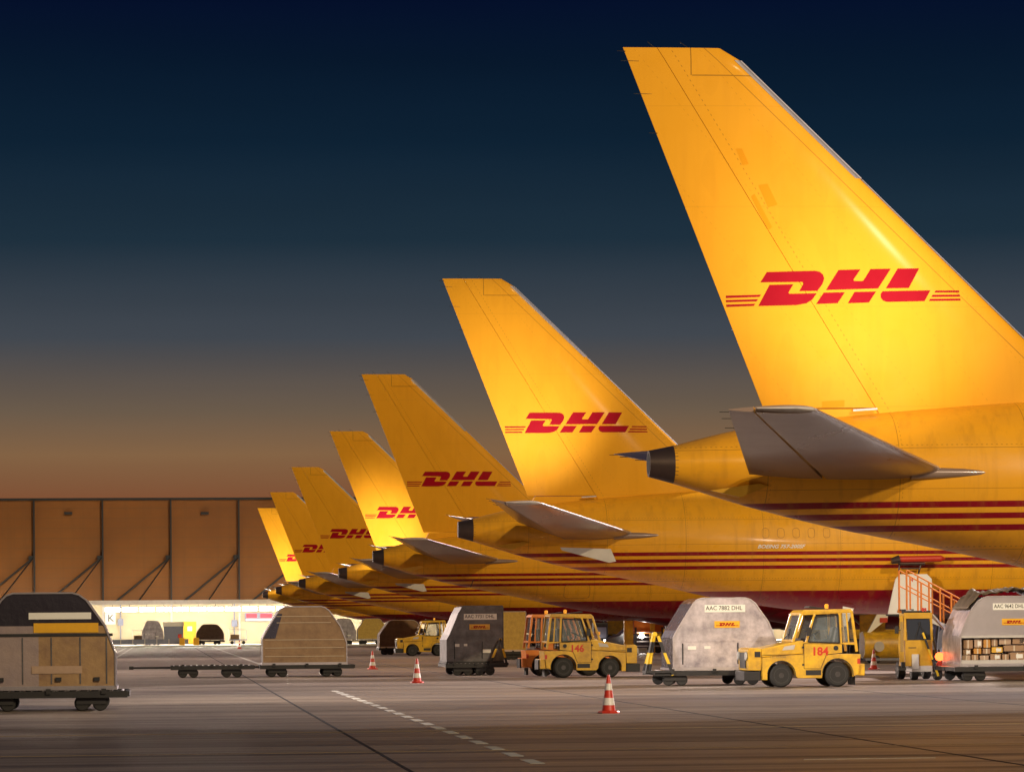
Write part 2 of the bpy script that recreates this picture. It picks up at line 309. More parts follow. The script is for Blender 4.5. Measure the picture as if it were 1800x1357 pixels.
# ------------------------------------------------------------------ setting
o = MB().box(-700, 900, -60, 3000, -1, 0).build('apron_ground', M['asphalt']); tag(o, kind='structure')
mb = MB()
for X in (2.9, 10.2, 17.6, 25.0, -4.6, -12, 32.4, 39.8): mb.box(X-.028, X+.028, 20, 346, -.01, .004)
o = mb.build('slab_joint', M['joint']); tag(o, kind='structure')
mb = MB()
for k in range(21):
    y = 41 + k*2.36; mb.box(4.52, 4.70, y-.62, y+.62, 0, .005)
mb.box(4.52, 4.70, 150, 330, 0, .005); mb.box(-3.5, -3.3, 120, 330, 0, .005); mb.box(-2.9, -2.75, 120, 330, 0, .005)
for (a, b) in (((8.0, 40.6), (9.7, 40.65)),): mb.sq((a[0], a[1], .001), (b[0], b[1], .001), .05, .009)
o = mb.build('painted_marking', M['road_white']); tag(o, kind='structure')
o = MB().sq((-12, 53, .001), (60, 55.5, .001), .10, .009).sq((-12, 44.5, .001), (60, 46, .001), .06, .008).build('guide_line', M['road_yellow']); tag(o, kind='structure')
o = MB().box(12.9, 22, 48.0, 48.5, -.2, .006).build('drain_channel', M['joint']); tag(o, kind='structure')
o = MB().box(-60, 150, 316, 316.5, 0, .13).box(-60, 150, 316.5, 352, 0, .10).build('kerb', M['lightgrey']); tag(o, kind='structure')
# ------------------------------------------------------------------ cargo hall
YB = 352.0; KB = YB/5760
hall = thing('cargo_hall', 'long windowless ochre cargo hall with a lit canopy behind the aircraft', 'building', (0, YB, 0))
ztop = 15.5
MB().box(-70, 160, 0, 30, 4.6, ztop).build('upper_wall', M['cladding'], hall)
MB().box(-70, 160, .05, 30, 0, 4.6).build('lower_wall', M['lowerwall'], hall)
MB().box(-70.2, 160, -.15, 30, ztop, ztop+.25).build('parapet', M['black'], hall)
can = MB().box(-70, 160, -8, -.02, 4.42, 4.62).box(-70, 160, -8.12, -8, 4.30, 4.75).build('canopy', M['lightgrey'], hall)
x0 = P(60.5, 1000, YB).x; bay = P(181, 1000, YB).x-x0
for k in range(-4, 18):
    X = x0+k*bay
    MB().box(X-.08, X+.08, -.45, -.01, 4.65, ztop).build('cladding_rib', M['black'], hall)
    if -3 <= k < 12:
        zt = 9.4
        br = MB().box(X-.6, X, -.5, -.1, zt-.2, zt+.2).build('strut_bracket', M['black'], hall)
        MB().bar((X-.1, -.4, zt), (X-5.9, -.8, 4.7), .10, 6).build('strut', M['black'], hall)
        MB().bar((X-.1, -.4, zt), (X-3.4, -7.6, 4.7), .07, 6).build('strut', M['black'], hall)
        MB().box(X-.1, X+.1, -.12, .04, .1, 4.4).build('wall_post', M['lightgrey'], hall)
for px in (120, 360): 
    p = P(px, 902, YB); MB().box(p.x-.42, p.x+.42, -.25, -.01, p.z-.14, p.z+.14).build('vent', M['black'], hall)
for pa, pb in ((322, 345), (700, 716), (1020, 1034)):
    a, b = P(pa, 1100, YB).x, P(pb, 1100, YB).x
    d = MB().box(a, b, -.06, .049, .12, 2.5).build('door', M['sticker'], hall)
    MB().box(a+.45, b-.45, -.09, -.062, 1.5, 2.0).build('door_sign', M['plate'], d)
ORD = 'first second third fourth fifth sixth seventh eighth ninth tenth eleventh twelfth thirteenth fourteenth fifteenth'.split()
for k in range(15):
    X = P(184+k*30.2, 1070, 345).x
    h = MB().box(X, X+1.62, 344.6, 345.1, 3.98, 4.10).build('canopy_light', M['lightgrey'])
    tag(h, 'white strip light under the hall canopy, '+ORD[k]+' counting rightwards from the K sign', 'light', 'strip lights under the canopy')
    MB().box(X+.05, X+1.57, 344.6, 345.1, 3.60, 3.975).build('tube', M['tube'], h)
    MB().bar((X+.8, 344.85, 4.09), (X+.8, 344.85, 4.43), .03, 6).build('hanger', M['black'], h)
for xx in (-15, 5, 25, 45, 65, 85):
    l = lamp('canopy_light_glow', 'AREA', (xx, 345.6, 3.5), (0, .75, -.8), 760, (1, .90, .70), shape='RECTANGLE', size=19, size_y=.6)
    l = lamp('canopy_light_glow', 'AREA', (xx, 344, 3.55), (0, -.55, -.85), 4500, (1, .90, .72), shape='RECTANGLE', size=19, size_y=.6)
    lamp('canopy_top_fill', 'AREA', (xx, 346.5, 4.9), (0, .8, .6), 420, (1, .9, .7), shape='RECTANGLE', size=19, size_y=.3)  # added unseen lamps above the canopy to brighten the upper wall
p = P(194, 1087, YB); s = thing('letter_sign', 'square white sign reading K on the lamplit lower wall of the hall', 'sign', (p.x, YB-.08, p.z))
MB().box(-.55, .55, -.04, 0, -.62, .62).build('board', M['plate'], s); text_obj('lettering', 'K', 1.05, M['ink'], s, -.3, -.05, -.3)
p = P(455, 1084, YB-.5); s = thing('notice_board', 'wide red and blue printed banner on the hall wall', 'sign', (p.x, YB-.4, p.z))
MB().box(-1.5, 1.5, -.05, .04, -.45, .45).build('board', M['cabinet'], s)
MB().box(-1.35, -.2, -.08, -.052, -.1, .35).box(.15, 1.4, -.08, -.052, -.1, .35).build('red_panel', mat('banner_red', (.6, .05, .09), .6), s)
MB().box(-1.4, 1.4, -.08, -.052, -.4, -.2).build('pale_panel', M['plate'], s)
# ------------------------------------------------------------------ aircraft
TAB = [(0, 5.27, 4.73, .27), (.55, 5.38, 4.58, .42), (1.1, 5.52, 4.41, .56), (2, 5.72, 4.13, .78), (3.7, 5.93, 3.70, 1.10), (5.5, 6.10, 3.34, 1.37),
       (7.2, 6.23, 2.98, 1.58), (8.4, 6.29, 2.70, 1.69), (9.9, 6.34, 2.42, 1.79), (11.5, 6.37, 2.20, 1.85), (13.3, 6.38, 2.06, 1.88), (16, 6.38, 2.0, 1.88),
       (36, 6.38, 2.05, 1.88), (40, 6.36, 2.12, 1.84), (43, 6.05, 2.35, 1.66), (45, 5.25, 2.7, 1.22), (46.4, 4.5, 3.15, .68), (47, 3.86, 3.78, .04)]
def fus(x):
    x = max(0, min(47, x))
    for i in range(len(TAB)-1):
        if TAB[i+1][0] >= x: break
    def tan_(k, j):
        a, b = TAB[max(0, k-1)], TAB[min(len(TAB)-1, k+1)]; return (b[j]-a[j])/(b[0]-a[0])
    A, B = TAB[i], TAB[i+1]; h = B[0]-A[0]; t = (x-A[0])/h; out = []
    for j in (1, 2, 3):
        out.append((2*t**3-3*t*t+1)*A[j]+(t**3-2*t*t+t)*h*tan_(i, j)+(-2*t**3+3*t*t)*B[j]+(t**3-t*t)*h*tan_(i+1, j))
    return out
def fus_y(x, z):
    t, b, w = fus(x); c, h = (t+b)/2, (t-b)/2; return w*sqrt(max(0, 1-((z-c)/h)**2))
def ring(x, n=56):
    t, b, w = fus(x); c, h = (t+b)/2, (t-b)/2
    return [(x, w*sin(2*pi*i/n), c+h*cos(2*pi*i/n)) for i in range(n)]
def xTE(z): return -.46+(13.5-z)*(2.84/7.35)
def xLE(z):
    lo = 4.52+(10.79-z)*1.04
    if z <= 12.9: return lo
    t = max(0, (z-13.25)/.25); return lo-.16*t*t
def xH(z): return .30+(13.4-z)*.604
def naca(s): return 5*(.2969*sqrt(max(s, 0))-.126*s-.3516*s*s+.2843*s**3-.1015*s**4)
def fin_y(x, z, off=0):
    a, b = xLE(z), xTE(z); c = a-b; s = min(1, max(0, (a-x)/c)); r = 1 if z < 13.2 else sqrt(max(.05, 1-((z-13.2)/.32)**2)); return c*.085*naca(s)*r+.012+off
def finpart(name, fa, fb, mt, parent, z0, z1, n=26, k=14, off=0):
    rings = []
    for i in range(n+1):
        z = z0+(z1-z0)*i/n; a, b = fa(z), fb(z); r = []
        xs = [a+(b-a)*((j/k)**1.6) for j in range(k+1)]
        r += [(x, -fin_y(x, z, off), z) for x in xs] + [(x, fin_y(x, z, off), z) for x in reversed(xs)]
        rings.append(r)
    return MB().loft(rings).build(name, mt, parent, smooth=True)
def drape(name, polys, surf, mt, parent, gx=.25, gz=.25, side=-1, off=.008):
    b = bmesh.new()
    for p in polys: b.faces.new([b.verts.new((x, 0, z)) for x, z in p])
    b.normal_update(); bmesh.ops.triangulate(b, faces=b.faces[:])
    for ax, st in ((0, gx), (2, gz)):
        lo = min(v.co[ax] for v in b.verts); hi = max(v.co[ax] for v in b.verts); t = math.floor(lo/st)*st+st
        while t < hi:
            no = [0, 0, 0]; no[ax] = 1; co = [0, 0, 0]; co[ax] = t
            bmesh.ops.bisect_plane(b, geom=b.verts[:]+b.edges[:]+b.faces[:], plane_co=co, plane_no=no); t += st
    for v in b.verts: v.co.y = side*(surf(v.co.x, v.co.z)+off)
    bmesh.ops.recalc_face_normals(b, faces=b.faces[:])
    me = bpy.data.meshes.new(name); b.to_mesh(me); b.free(); me.materials.append(mt)
    o = bpy.data.objects.new(name, me); return link(o, parent)
LG = [[(360, 232), (640, 225), (668, 231), (686, 246), (693, 268), (683, 300), (652, 341), (548, 342), (572, 300), (566, 289), (322, 291)],
      [(375, 306), (513, 303), (484, 350), (490, 358), (648, 355), (622, 392), (588, 413), (530, 423), (310, 428)],
      [(777, 220), (905, 216), (864, 275), (868, 284), (912, 284), (923, 280), (965, 214), (1084, 211), (1008, 326), (703, 336)],
      [(690, 351), (813, 349), (770, 412), (646, 417)], [(870, 347), (996, 344), (953, 408), (830, 412)],
      [(1125, 210), (1254, 207), (1190, 322), (1054, 325)], [(1034, 343), (1318, 335), (1282, 398), (1060, 404), (1036, 396), (1023, 378), (1023, 358)],
      [(122, 368), (325, 363), (316, 375), (122, 381)], [(122, 394), (308, 389), (299, 401), (123, 405)], [(124, 420), (292, 415), (283, 427), (126, 432)],
      [(1350, 336), (1493, 333), (1494, 344), (1342, 347)], [(1331, 361), (1496, 358), (1496, 369), (1323, 373)], [(1316, 385), (1499, 381), (1500, 392), (1308, 397)]]
LC = (810, 320)
def logo_polys(scale, cx, cz, tilt=0):
    out = []
    for p in LG:
        q = []
        for x, y in p:
            y2 = y+(x-LC[0])*.0317 if True else y
            X, Z = (x-LC[0])*scale, -(y2-LC[1])*scale
            q.append((cx+X, cz+Z+X*tilt))
        out.append(q)
    return out
def logo_flat(name, parent, w, cx, y, cz, side=-1):        # small printed logo lying on a flat face
    s = w/1380
    b = bmesh.new()
    for p in logo_polys(s, cx, cz):
        b.faces.new([b.verts.new((x, y, z)) for x, z in p])
    b.normal_update(); bmesh.ops.triangulate(b, faces=b.faces[:])
    me = bpy.data.meshes.new(name); b.to_mesh(me); b.free(); me.materials.append(M['logo']); o = bpy.data.objects.new(name, me); return link(o, parent)
def wingring(xle, c, y, z, th, n=12, s0=0, s1=1):
    ss = [s0+(s1-s0)*(i/n)**1.5 for i in range(n+1)]
    up = [(xle-s*c, y, z+c*th*naca(s)+.006) for s in ss]; lo = [(xle-s*c, y, z-c*th*naca(s)*.8-.006) for s in reversed(ss)]
    return up+lo
def aircraft(i, X, Y, droop, logo_on, panel, label):
    A = thing('cargo_aircraft', label, 'aircraft', (X, Y, 0), 0, 'yellow cargo jets parked side by side')
    xs = [.5+.1*k for k in range(6)]+[1.1+.45*k for k in range(36)]+[17+1.6*k for k in range(17)]+[43.6, 44.2, 44.8, 45.4, 46, 46.4, 46.7, 46.9, 47]
    fz = MB().loft([ring(x) for x in xs]).build('fuselage', M['fuselage'], A, smooth=True)
    ex = MB().loft([ring(x, 32) for x in (0, .15, .3, .5, .56)]).build('exhaust_cone', M['exhaust'], A, smooth=True)
    MB().lathe([(.21, -.004), (.21, .01)], 'X', (0, 0, 5.0), 24).build('outlet', M['joint'], ex)
    fin = finpart('fin', xLE, lambda z: xH(z)+.006, M['fin'], A, 5.3, 13.5, 34)
    ru = finpart('rudder', lambda z: xH(z)-.006, xTE, M['fin'], A, 6.13, 13.5, 30, 8)
    MB().prism([(2.35, 5.6), (2.62, 6.10), (4.85, 6.115), (4.85, 5.6)], -.17, .17).build('fin_stub', M['fin'], A, bevel=.02)
    finpart('leading_edge', lambda z: xLE(z)+.03, lambda z: xLE(z)-.13, M['palesteel'], fin, 10.85, 13.25, 20, 6, .010)
    finpart('leading_edge', lambda z: xLE(z)+.02, lambda z: xLE(z)-.035, M['palesteel'], fin, 6.6, 10.83, 26, 4, .008)
    MB().sq((4.70, -.31, 6.10), (4.2, -.29, 6.07), .03, .04).build('hinge_fairing', M['lightgrey'], ru)
    tilt = .028 if i == 0 else (.004 if i == 1 else .0)
    drape('logo', logo_polys(.311*.01135, (1492-1140)*.01135+.06, 1.7+597*.0116-.03, tilt), fin_y, M['logo'], fin)
    wk = None
    for k, z in enumerate((13.42, 13.22, 12.55, 11.75)):
        w = MB().bar((xTE(z)+.22 if k in (1, 2) else xTE(z)+.02, -.03, z), (xTE(z)-.15, 0, z+.01), .007, 5).build('static_wick', M['wickm'], ru)
    MB().bar((.2, 0, 13.5), (.05, 0, 13.62), .007, 5).build('static_wick', M['wickm'], ru)
    MB().bar((.9, 0, 13.5), (.72, 0, 13.62), .007, 5).build('static_wick', M['wickm'], fin)
    for sd in (-1, 1):
        def pt(t): return dict(y=sd*(.6+7.0*t), z=4.70+.90*t, le=6.25-4.3*t, h=3.62-2.80*t, te=2.0-1.66*t)
        rr = []
        for t in [k/12 for k in range(13)]:
            q = pt(t); c = q['le']-q['te']; hs = (q['le']-q['h'])/c
            rr.append(wingring(q['le'], c, q['y'], q['z'], .10, 12, 0, hs-.01))
        hp = MB().loft(rr).build('tailplane', M['greyp'], A, smooth=True)
        q0, q1 = pt(0), pt(1)
        MB().loft([wingring(q['le']+.02, .16, q['y'], q['z'], .26, 8) for q in [pt(k/8) for k in range(9)]]).build('leading_edge', M['steel'], hp, smooth=True)
        # rounded tip cap
        cap = []
        for k in range(6):
            u = k/5; c = q1['le']-q1['h']; cap.append(wingring(q1['le']-.35*u*u, (c-.35*u*u)*1.0, q1['y']+sd*.16*u, q1['z']+.02*u, .10*sqrt(max(.03, 1-u*u)), 10, 0, .98))
        MB().loft(cap).build('tip_cap', M['lightgrey'], hp, smooth=True)
        # pointed root fairing
        fr = []
        for k in range(12):
            u = k/11; x = 7.05-1.9*u; w = .15*sqrt(u)*1.0; yy = fus_y(x, 4.75)+.02
            fr.append([(x, sd*(yy-.15+w*1.9*(.5+.5*cos(a))*(1)), 4.73+w*.9*sin(a)) for a in [2*pi*j/10 for j in range(10)]])
        MB().loft(fr).build('root_fairing', M['greyp'], hp, smooth=True)
        # elevator with origin on the hinge
        er = []
        H0 = Vector((q0['h'], q0['y']+sd*.35, q0['z']+.045)); H1 = Vector((q1['h'], q1['y'], q1['z']))
        for t in [.05+.95*k/8 for k in range(9)]:
            q = pt(t); c = q['le']-q['te']; hs = (q['le']-q['h'])/c
            er.append([Vector(v)-H0 for v in wingring(q['le'], c, q['y'], q['z'], .10, 6, hs+.012, 1)])
        e = MB().loft(er).build('elevator', M['greyp'], hp, smooth=True)
        e.matrix_local = Matrix.Translation(H0) @ Matrix.Rotation(sd*R(droop), 4, (H1-H0).normalized())
        for t in (.97, .88, .75):
            q = pt(t); v = Vector((q['te'], q['y'], q['z']))-H0
            MB().bar(v+Vector((.04, 0, 0)), v+Vector((-.18, 0, 0)), .007, 5).build('static_wick', M['wickm'], e)
        # wing, engine, gear
        def wg(t): return (30.8-10.2*t-(1.6*max(0, (.35-t)) if t < .35 else 0)*-1, sd*(1.2+17.8*t), 2.35+1.75*t)
        wr = []
        for t in [k/10 for k in range(11)]:
            le, y, z = wg(t); c = 9.6-7.8*t+(1.0-t/.35 if t < .35 else 0)*1.2; wr.append(wingring(le, c, y, z, .11-.02*t, 12))
        wing = MB().loft(wr).build('wing', M['greyp'], A, smooth=True)
        for t in (.2, .42, .62):
            le, y, z = wg(t); c = 9.6-7.8*t
            MB().lathe([(.02, -1.9), (.14, -1.2), (.22, 0), (.2, 1), (.03, 2)], 'X', (le-c+.4, y, z-.38), 12).build('flap_fairing', M['lightgrey'], wing, smooth=True)
        ey, ez = sd*6.5, 1.78
        en = MB().lathe([(.98, 32.9), (1.16, 33.0), (1.25, 32.6), (1.28, 31.5), (1.18, 29.6), (.95, 28.6), (.9, 28.62), (.9, 29.5)], 'X', (0, ey, ez), 32).build('engine', M['yellow'], A, smooth=True)
        MB().lathe([(.5, 28.7), (.42, 28.2), (.05, 27.4)], 'X', (0, ey, ez), 20).build('exhaust_plug', M['exhaust'], en, smooth=True)
        MB().prism([(31.5, 2.9), (30.2, 3.1), (27, 2.9), (27.2, 2.5), (28.8, 2.1), (31.3, 2.6)], ey-.12, ey+.12).build('pylon', M['lightgrey'], en)
        gr = MB().bar((22.8, sd*3.65, .55), (22.9, sd*3.5, 2.4), .12, 12).bar((22.2, sd*3.65, .52), (23.4, sd*3.65, .52), .1, 8).bar((22.9, sd*3.55, 1.2), (22.0, sd*2.2, 2.2), .06, 8).build('main_gear', M['lightgrey'], A, smooth=True)
        for wx in (22.22, 23.38):
            for wy in (-.3, .3): wheel(gr, (wx, sd*3.65+wy, .5), .5, .33)
        MB().box(22.2, 23.4, sd*4.0-.03, sd*4.0+.03, 1.1, 2.2).build('gear_door', M['yellow'], A)
    MB().lathe([(.05, 15.5), (.9, 18), (1.45, 21), (1.5, 29), (.9, 33), (.05, 35)], 'X', (0, 0, 2.9), 28).build('belly_fairing', M['belly'], A, smooth=True)
    ng = MB().bar((41, 0, .4), (41.1, 0, 2.2), .09, 10).build('nose_gear', M['lightgrey'], A)
    for wy in (-.22, .22): wheel(ng, (41, wy, .4), .4, .25)
    if i == 0:
        for k, pp in enumerate(([(1300, 253), (1312, 282), (1323, 280), (1311, 253)], [(1340, 318), (1357, 357), (1374, 352), (1356, 315)], [(1327, 338), (1357, 398), (1364, 392), (1333, 333)],
                   [(1452, 702), (1452, 714), (1492, 712), (1492, 700)])):
            drape('paint_patch', [[((x-1140)*.0115, 1.7+(1099-y)*.0115) for x, y in pp]], fin_y, M['patch'], fin, .3, .3, off=.004)
    # small ventral fin and drain mast
    MB().prism([(1.15, 4.42), (2.15, 4.56), (2.35, 4.50), (1.75, 4.28)], -.80, -.66).build('strake', M['sticker'], A)
    if panel:
        MB().prism([(3.3, 4.34), (5.0, 4.28), (5.18, 3.86), (4.95, 3.82), (3.35, 4.24)], -1.62, -1.58).build('access_panel', M['lightgrey'], A)
    elif i:
        MB().bar((4.6, -1.2, 3.9), (4.45, -1.3, 3.55), .02, 6).build('drain_mast', M['wickm'], A)
    if logo_on:
        lx, ly, lz, tx, tz, e, sz = logo_on
        l = spot('logo_light', (0, 0, 0), (0, 1, 0), e, (1, .85, .80), sz, 1.0, .12); l.parent = A
        l.location = (lx, -ly, lz); aim(l, (tx-lx, ly-.1, tz-lz))
        if i == 0:
            l = spot('logo_light', (0, 0, 0), (0, 1, 0), 1100, (1, .84, .70), 70, 1.0, .12); l.parent = A
            l.location = (5.4, -5.6, 5.6); aim(l, (3.4-5.4, 5.5, 11.0-5.6))
    return A
def wheel(parent, c, r, w, hub=None):
    c = Vector(c); h = w/2
    t = MB().lathe([(r*.62, -h), (r*.86, -h), (r*.97, -h*.75), (r, -h*.4), (r, h*.4), (r*.97, h*.75), (r*.86, h), (r*.62, h)], 'Y', (0, 0, 0), 28).build('wheel', M['rubber'], parent, smooth=True, loc=c)
    rm = MB().lathe([(.05*r, -h*1.02), (.22*r, -h*1.02), (.24*r, -h*.75), (.5*r, -h*.55), (.62*r, -h*1.01), (.66*r, -h*1.01), (.66*r, h*1.01), (.62*r, h*1.01), (.5*r, h*.55), (.24*r, h*.75), (.22*r, h*1.02), (.05*r, h*1.02)], 'Y', (0, 0, 0), 28)
    rm.build('rim', hub or M['rim'], t, smooth=True); return t
M['patch'] = mat('touch_up_paint', (.72, .30, .006), .6); M['patch'].node_tree.nodes['Principled BSDF'].inputs['Specular IOR Level'].default_value = .1
M['fuseline'] = mat('joint_line', (.30, .13, .02), .6)
M['palesteel'] = mat('leading_edge_metal', (.36, .34, .38), .5, .4, noise=.3, nscale=3)
M['belly'] = mat('belly_red', RED, .36, coat=.35, noise=.2, nscale=1)
PL = [(9.90, 66.31), (9.98, 110.68), (9.76, 152.57), (10.52, 196.74), (9.93, 240.44), (9.78, 284.54), (9.79, 322.09)]
LB = ['nearest and largest yellow cargo jet, tail rising past the top right of the picture',
      'second yellow cargo jet, its brightly lit fin behind the nearest exhaust cone',
      'third yellow cargo jet from the front, with a dim unlit tail fin',
      'fourth yellow cargo jet from the front, its pale lit fin showing two letters',
      'fifth yellow cargo jet from the front, dim fin with a pale streak',
      'sixth yellow cargo jet, narrow dim fin just rising above the hall roof line',
      'farthest yellow cargo jet, pale fin standing in front of the ochre hall wall']
LL = [(4.6, 6.0, 5.7, 4.6, 8.5, 2000, 66), (2.4, 6.4, 5.7, 2.0, 9.6, 3300, 62), None, (3.0, 5.8, 5.7, 2.8, 7.4, 3400, 70), None, None, (2.2, 5.6, 5.7, 1.3, 9.6, 3600, 110)]
AC = []
for i, (X, Y) in enumerate(PL):
    AC.append(aircraft(i, X, Y, 0 if i == 0 else 17, LL[i], i in (1, 3, 4), LB[i]))
A2 = AC[1]
text_obj('type_lettering', 'BOEING 757-200SF', .17, M['plate'], A2, 9.95, -fus_y(10.8, 4.33)-.03, 4.27, shear=.35, bold=.004, sx=1.15)
def rrect(cx, cz, w, h, r, n=4):
    o = []
    for (sx_, sz_, a0) in ((1, 1, 0), (-1, 1, 90), (-1, -1, 180), (1, -1, 270)):
        for k in range(n+1):
            a = R(a0+90*k/n); o.append((cx+sx_*(w/2-r)+r*cos(a), cz+sz_*(h/2-r)+r*sin(a)))
    return o
def outline(pts, w=.012):
    out = []; n = len(pts); c = Vector((sum(p[0] for p in pts)/n, sum(p[1] for p in pts)/n))
    inn = [tuple(Vector(p)-(Vector(p)-c).normalized()*w) for p in pts]
    for k in range(n): out.append([pts[k], pts[(k+1) % n], inn[(k+1) % n], inn[k]])
    return out
for k in range(5): drape('window_plug', outline(rrect(10.25+.52*k, 4.78, .24, .34, .1)), fus_y, M['fuseline'] if 'fuseline' in M else M['tarp'], A2, 1, .1, off=.004)
for Aq, xd in ((AC[2], 9.4),): drape('hatch_outline', outline(rrect(xd, 3.3, 1.2, .62, .15), .02), fus_y, M['fuseline'], Aq, 1, .1, off=.004)
# open cargo door, its red roller and hooks on the second aircraft
cdr = MB().prism([(14.35, 2.02), (14.62, 3.20), (14.78, 3.36), (15.7, 3.36), (15.86, 3.2), (15.9, 2.02)], -2.12, -2.04).build('open_cargo_door', M['white'], A2)
cdr['label'] = 'white inner face of the open cargo door'
MB().prism([(14.3, 1.96), (14.3, 2.015), (15.95, 2.015), (15.95, 1.96)], -2.16, -2.0).build('door_sill', M['black'], cdr)
text_obj('numeral', '4', .22, M['textred'], cdr, 15.12, -2.13, 3.10)
ro = MB().bar((14.7, -2.25, 3.86), (16.15, -2.25, 3.88), .11, 16).bar((16.15, -2.25, 3.88), (16.3, -2.25, 3.88), .11, 16, .03).build('roller', M['cone'], A2, smooth=True)
MB().bar((14.72, -2.26, 3.86), (14.45, -2.26, 3.80), .15, 14, .10).build('end_cap', M['exhaust'], ro)
MB().path([(14.75, -2.2, 3.74), (14.72, -2.2, 3.5), (14.78, -2.15, 3.38)], .03).path([(15.5, -2.2, 3.74), (15.42, -2.2, 3.5), (15.4, -2.15, 3.38)], .03).bar((14.8, -2.2, 3.55), (15.4, -2.2, 3.55), .025).bar((14.7, -2.22, 3.71), (15.6, -2.22, 3.71), .05).build('hook_bracket', M['exhaust'], ro)
# ------------------------------------------------------------------ baggage tractors
M['fleet'] = mat('grey_lettering', (.25, .2, .1), .6)
def tug(label, loc, rz, number, body, group='yellow baggage tractors'):
    T = thing('baggage_tractor', label, 'tractor', loc, rz, group)
    W_ = .78
    def arc(cx, cz, r, a0, a1, n=10): return [(cx+r*cos(R(a0+(a1-a0)*k/n)), cz+r*sin(R(a0+(a1-a0)*k/n))) for k in range(n+1)]
    prof = [(0.02, .30), (.38, .20)]+[(.55, .20)]
    prof = [(.40, .20)]+[(.55, .20)]+arc(.93, .33, .38, 200, 0)[1:]+[(1.38, .24), (2.05, .24)]+arc(2.48, .34, .42, 180, -10)+[(2.95, .30), (3.05, .32), (3.12, .88), (1.55, .90), (.38, .80)]
    MB().prism(prof, -W_, W_).build('body', body, T, bevel=.015)
    MB().prism([(.38, .805), (.40, 1.05), (1.45, 1.26), (1.55, 1.26), (1.55, .905)], -W_+.03, W_-.03).build('bonnet', body, T, bevel=.03)
    nose = MB().prism([(.03, .46), (.02, 1.02), (.10, 1.08), (.395, 1.06), (.375, .46)], -W_+.02, W_-.02).build('nose', body, T, bevel=.02)
    MB().box(0, .03, -.45, .45, .52, .95).build('grille', M['black'], nose)
    for sy in (-1, 1):
        MB().lathe([(.12, -.0), (.12, .04), (.09, .05)], 'X', (-.03, sy*.58, .85), 16).build('headlight', M['headoff'], nose)
        MB().box(.20, .36, sy*(W_-.018)-.008, sy*(W_-.018)+.008, .82, .97).build('side_lamp', M['black'], nose)
    MB().box(-.08, .38, -.70, .70, .18, .44).build('front_bumper', M['black'], T, bevel=.02)
    MB().box(3.06, 3.24, -.72, .72, .30, .62).build('rear_bumper', body, T, bevel=.02)
    MB().box(3.24, 3.29, -.5, .5, .28, .6).box(2.98, 3.06, -.3, .3, .04, .28).build('tow_hitch', M['black'], T)
    # cab frame from pillars, roof and sill
    fr = MB()
    for sy in (-1, 1):
        y = sy*(W_-.05)
        fr.sq((1.26, y, 1.22), (1.50, y, 1.98), .07).sq((1.50, y, 1.98), (2.88, y, 2.04), .07).sq((2.88, y, 2.04), (3.02, y, .95), .07)
        fr.sq((1.62, y, 1.20), (1.86, y, 1.96), .06).sq((2.58, y, 1.16), (2.54, y, 2.0), .07).sq((2.80, y, 1.16), (2.74, y, 2.0), .04)
        fr.sq((1.5, y, 1.20), (3.0, y, 1.16), .05)
    fr.sq((1.50, -W_+.05, 1.98), (1.50, W_-.05, 1.98), .07).sq((1.28, -W_+.05, 1.26), (1.28, W_-.05, 1.26), .06).sq((2.98, -W_+.05, 1.18), (2.98, W_-.05, 1.18), .06)
    fr.build('cab_frame', body, T, bevel=.008)
    MB().prism([(1.46, 2.0), (1.56, 2.09), (2.86, 2.11), (2.93, 2.03), (2.90, 2.0)], -W_, W_).build('roof', body, T, bevel=.02)
    for sy in (-1, 1):
        yy_ = sy*(W_+.001)
        for cx_, cz_, r_ in ((.93, .33, .385), (2.48, .34, .425)):
            pts = [(cx_+r_*cos(R(a_)), yy_, cz_+r_*sin(R(a_))) for a_ in range(-5, 190, 15)]
            MB().path(pts, .012, 6).build('wheel_arch', M['black'], T)
        MB().box(.40, 1.54, yy_-.004, yy_+.004, .875, .885).box(.395, .405, yy_-.003, yy_+.003, .22, .86).box(2.62, 2.63, yy_-.003, yy_+.003, .92, 1.14).box(2.62, 3.10, yy_-.003, yy_+.003, .895, .903).build('panel_gap', M['black'], T)
        MB().box(3.02, 3.10, yy_-.006, yy_+.006, .62, .76).build('rear_lamp', M['cone'], T)
        MB().path([(1.55, yy_+sy*.006, .5), (1.55, yy_+sy*.006, 1.18), (2.61, yy_+sy*.006, 1.16), (2.61, yy_+sy*.006, .92), (2.17, yy_+sy*.006, .87), (2.01, yy_+sy*.006, .49), (1.55, yy_+sy*.006, .5)], .006, 5).build('door_gap', M['black'], T)
        MB().box(1.50, 1.56, yy_-.01, yy_+.012, 1.05, 1.10).box(1.50, 1.56, yy_-.01, yy_+.012, .58, .63).build('hinge', M['black'], T)
        if number == '184': text_obj('fleet_number', '111-10-0184', .085, M['fleet'], T, .62 if sy < 0 else 1.42, sy*(W_+.006), .79, 0 if sy < 0 else pi)
        y = sy*(W_-.007)
        d = MB().prism([(1.56, .5), (1.56, 1.17), (2.60, 1.15), (2.60, .92), (2.16, .88), (2.0, .5)], y-.012, y+.012).build('door', body, T, bevel=.004)
        MB().prism([(1.70, 1.23), (1.90, 1.92), (2.50, 1.95), (2.53, 1.20)], sy*(W_-.05)-.006, sy*(W_-.05)+.006).build('window', M['glass'], d)
        MB().path([(1.68, sy*(W_-.01), 1.22), (1.88, sy*(W_-.01), 1.91), (2.50, sy*(W_-.01), 1.95), (2.535, sy*(W_-.01), 1.19), (1.68, sy*(W_-.01), 1.22)], .017, 6).build('window_seal', M['black'], d)
        MB().lathe([(.065, -.015), (.065, .015)], 'Y', (2.43, sy*(W_+.01), 1.05), 16).build('handle', M['black'], d)
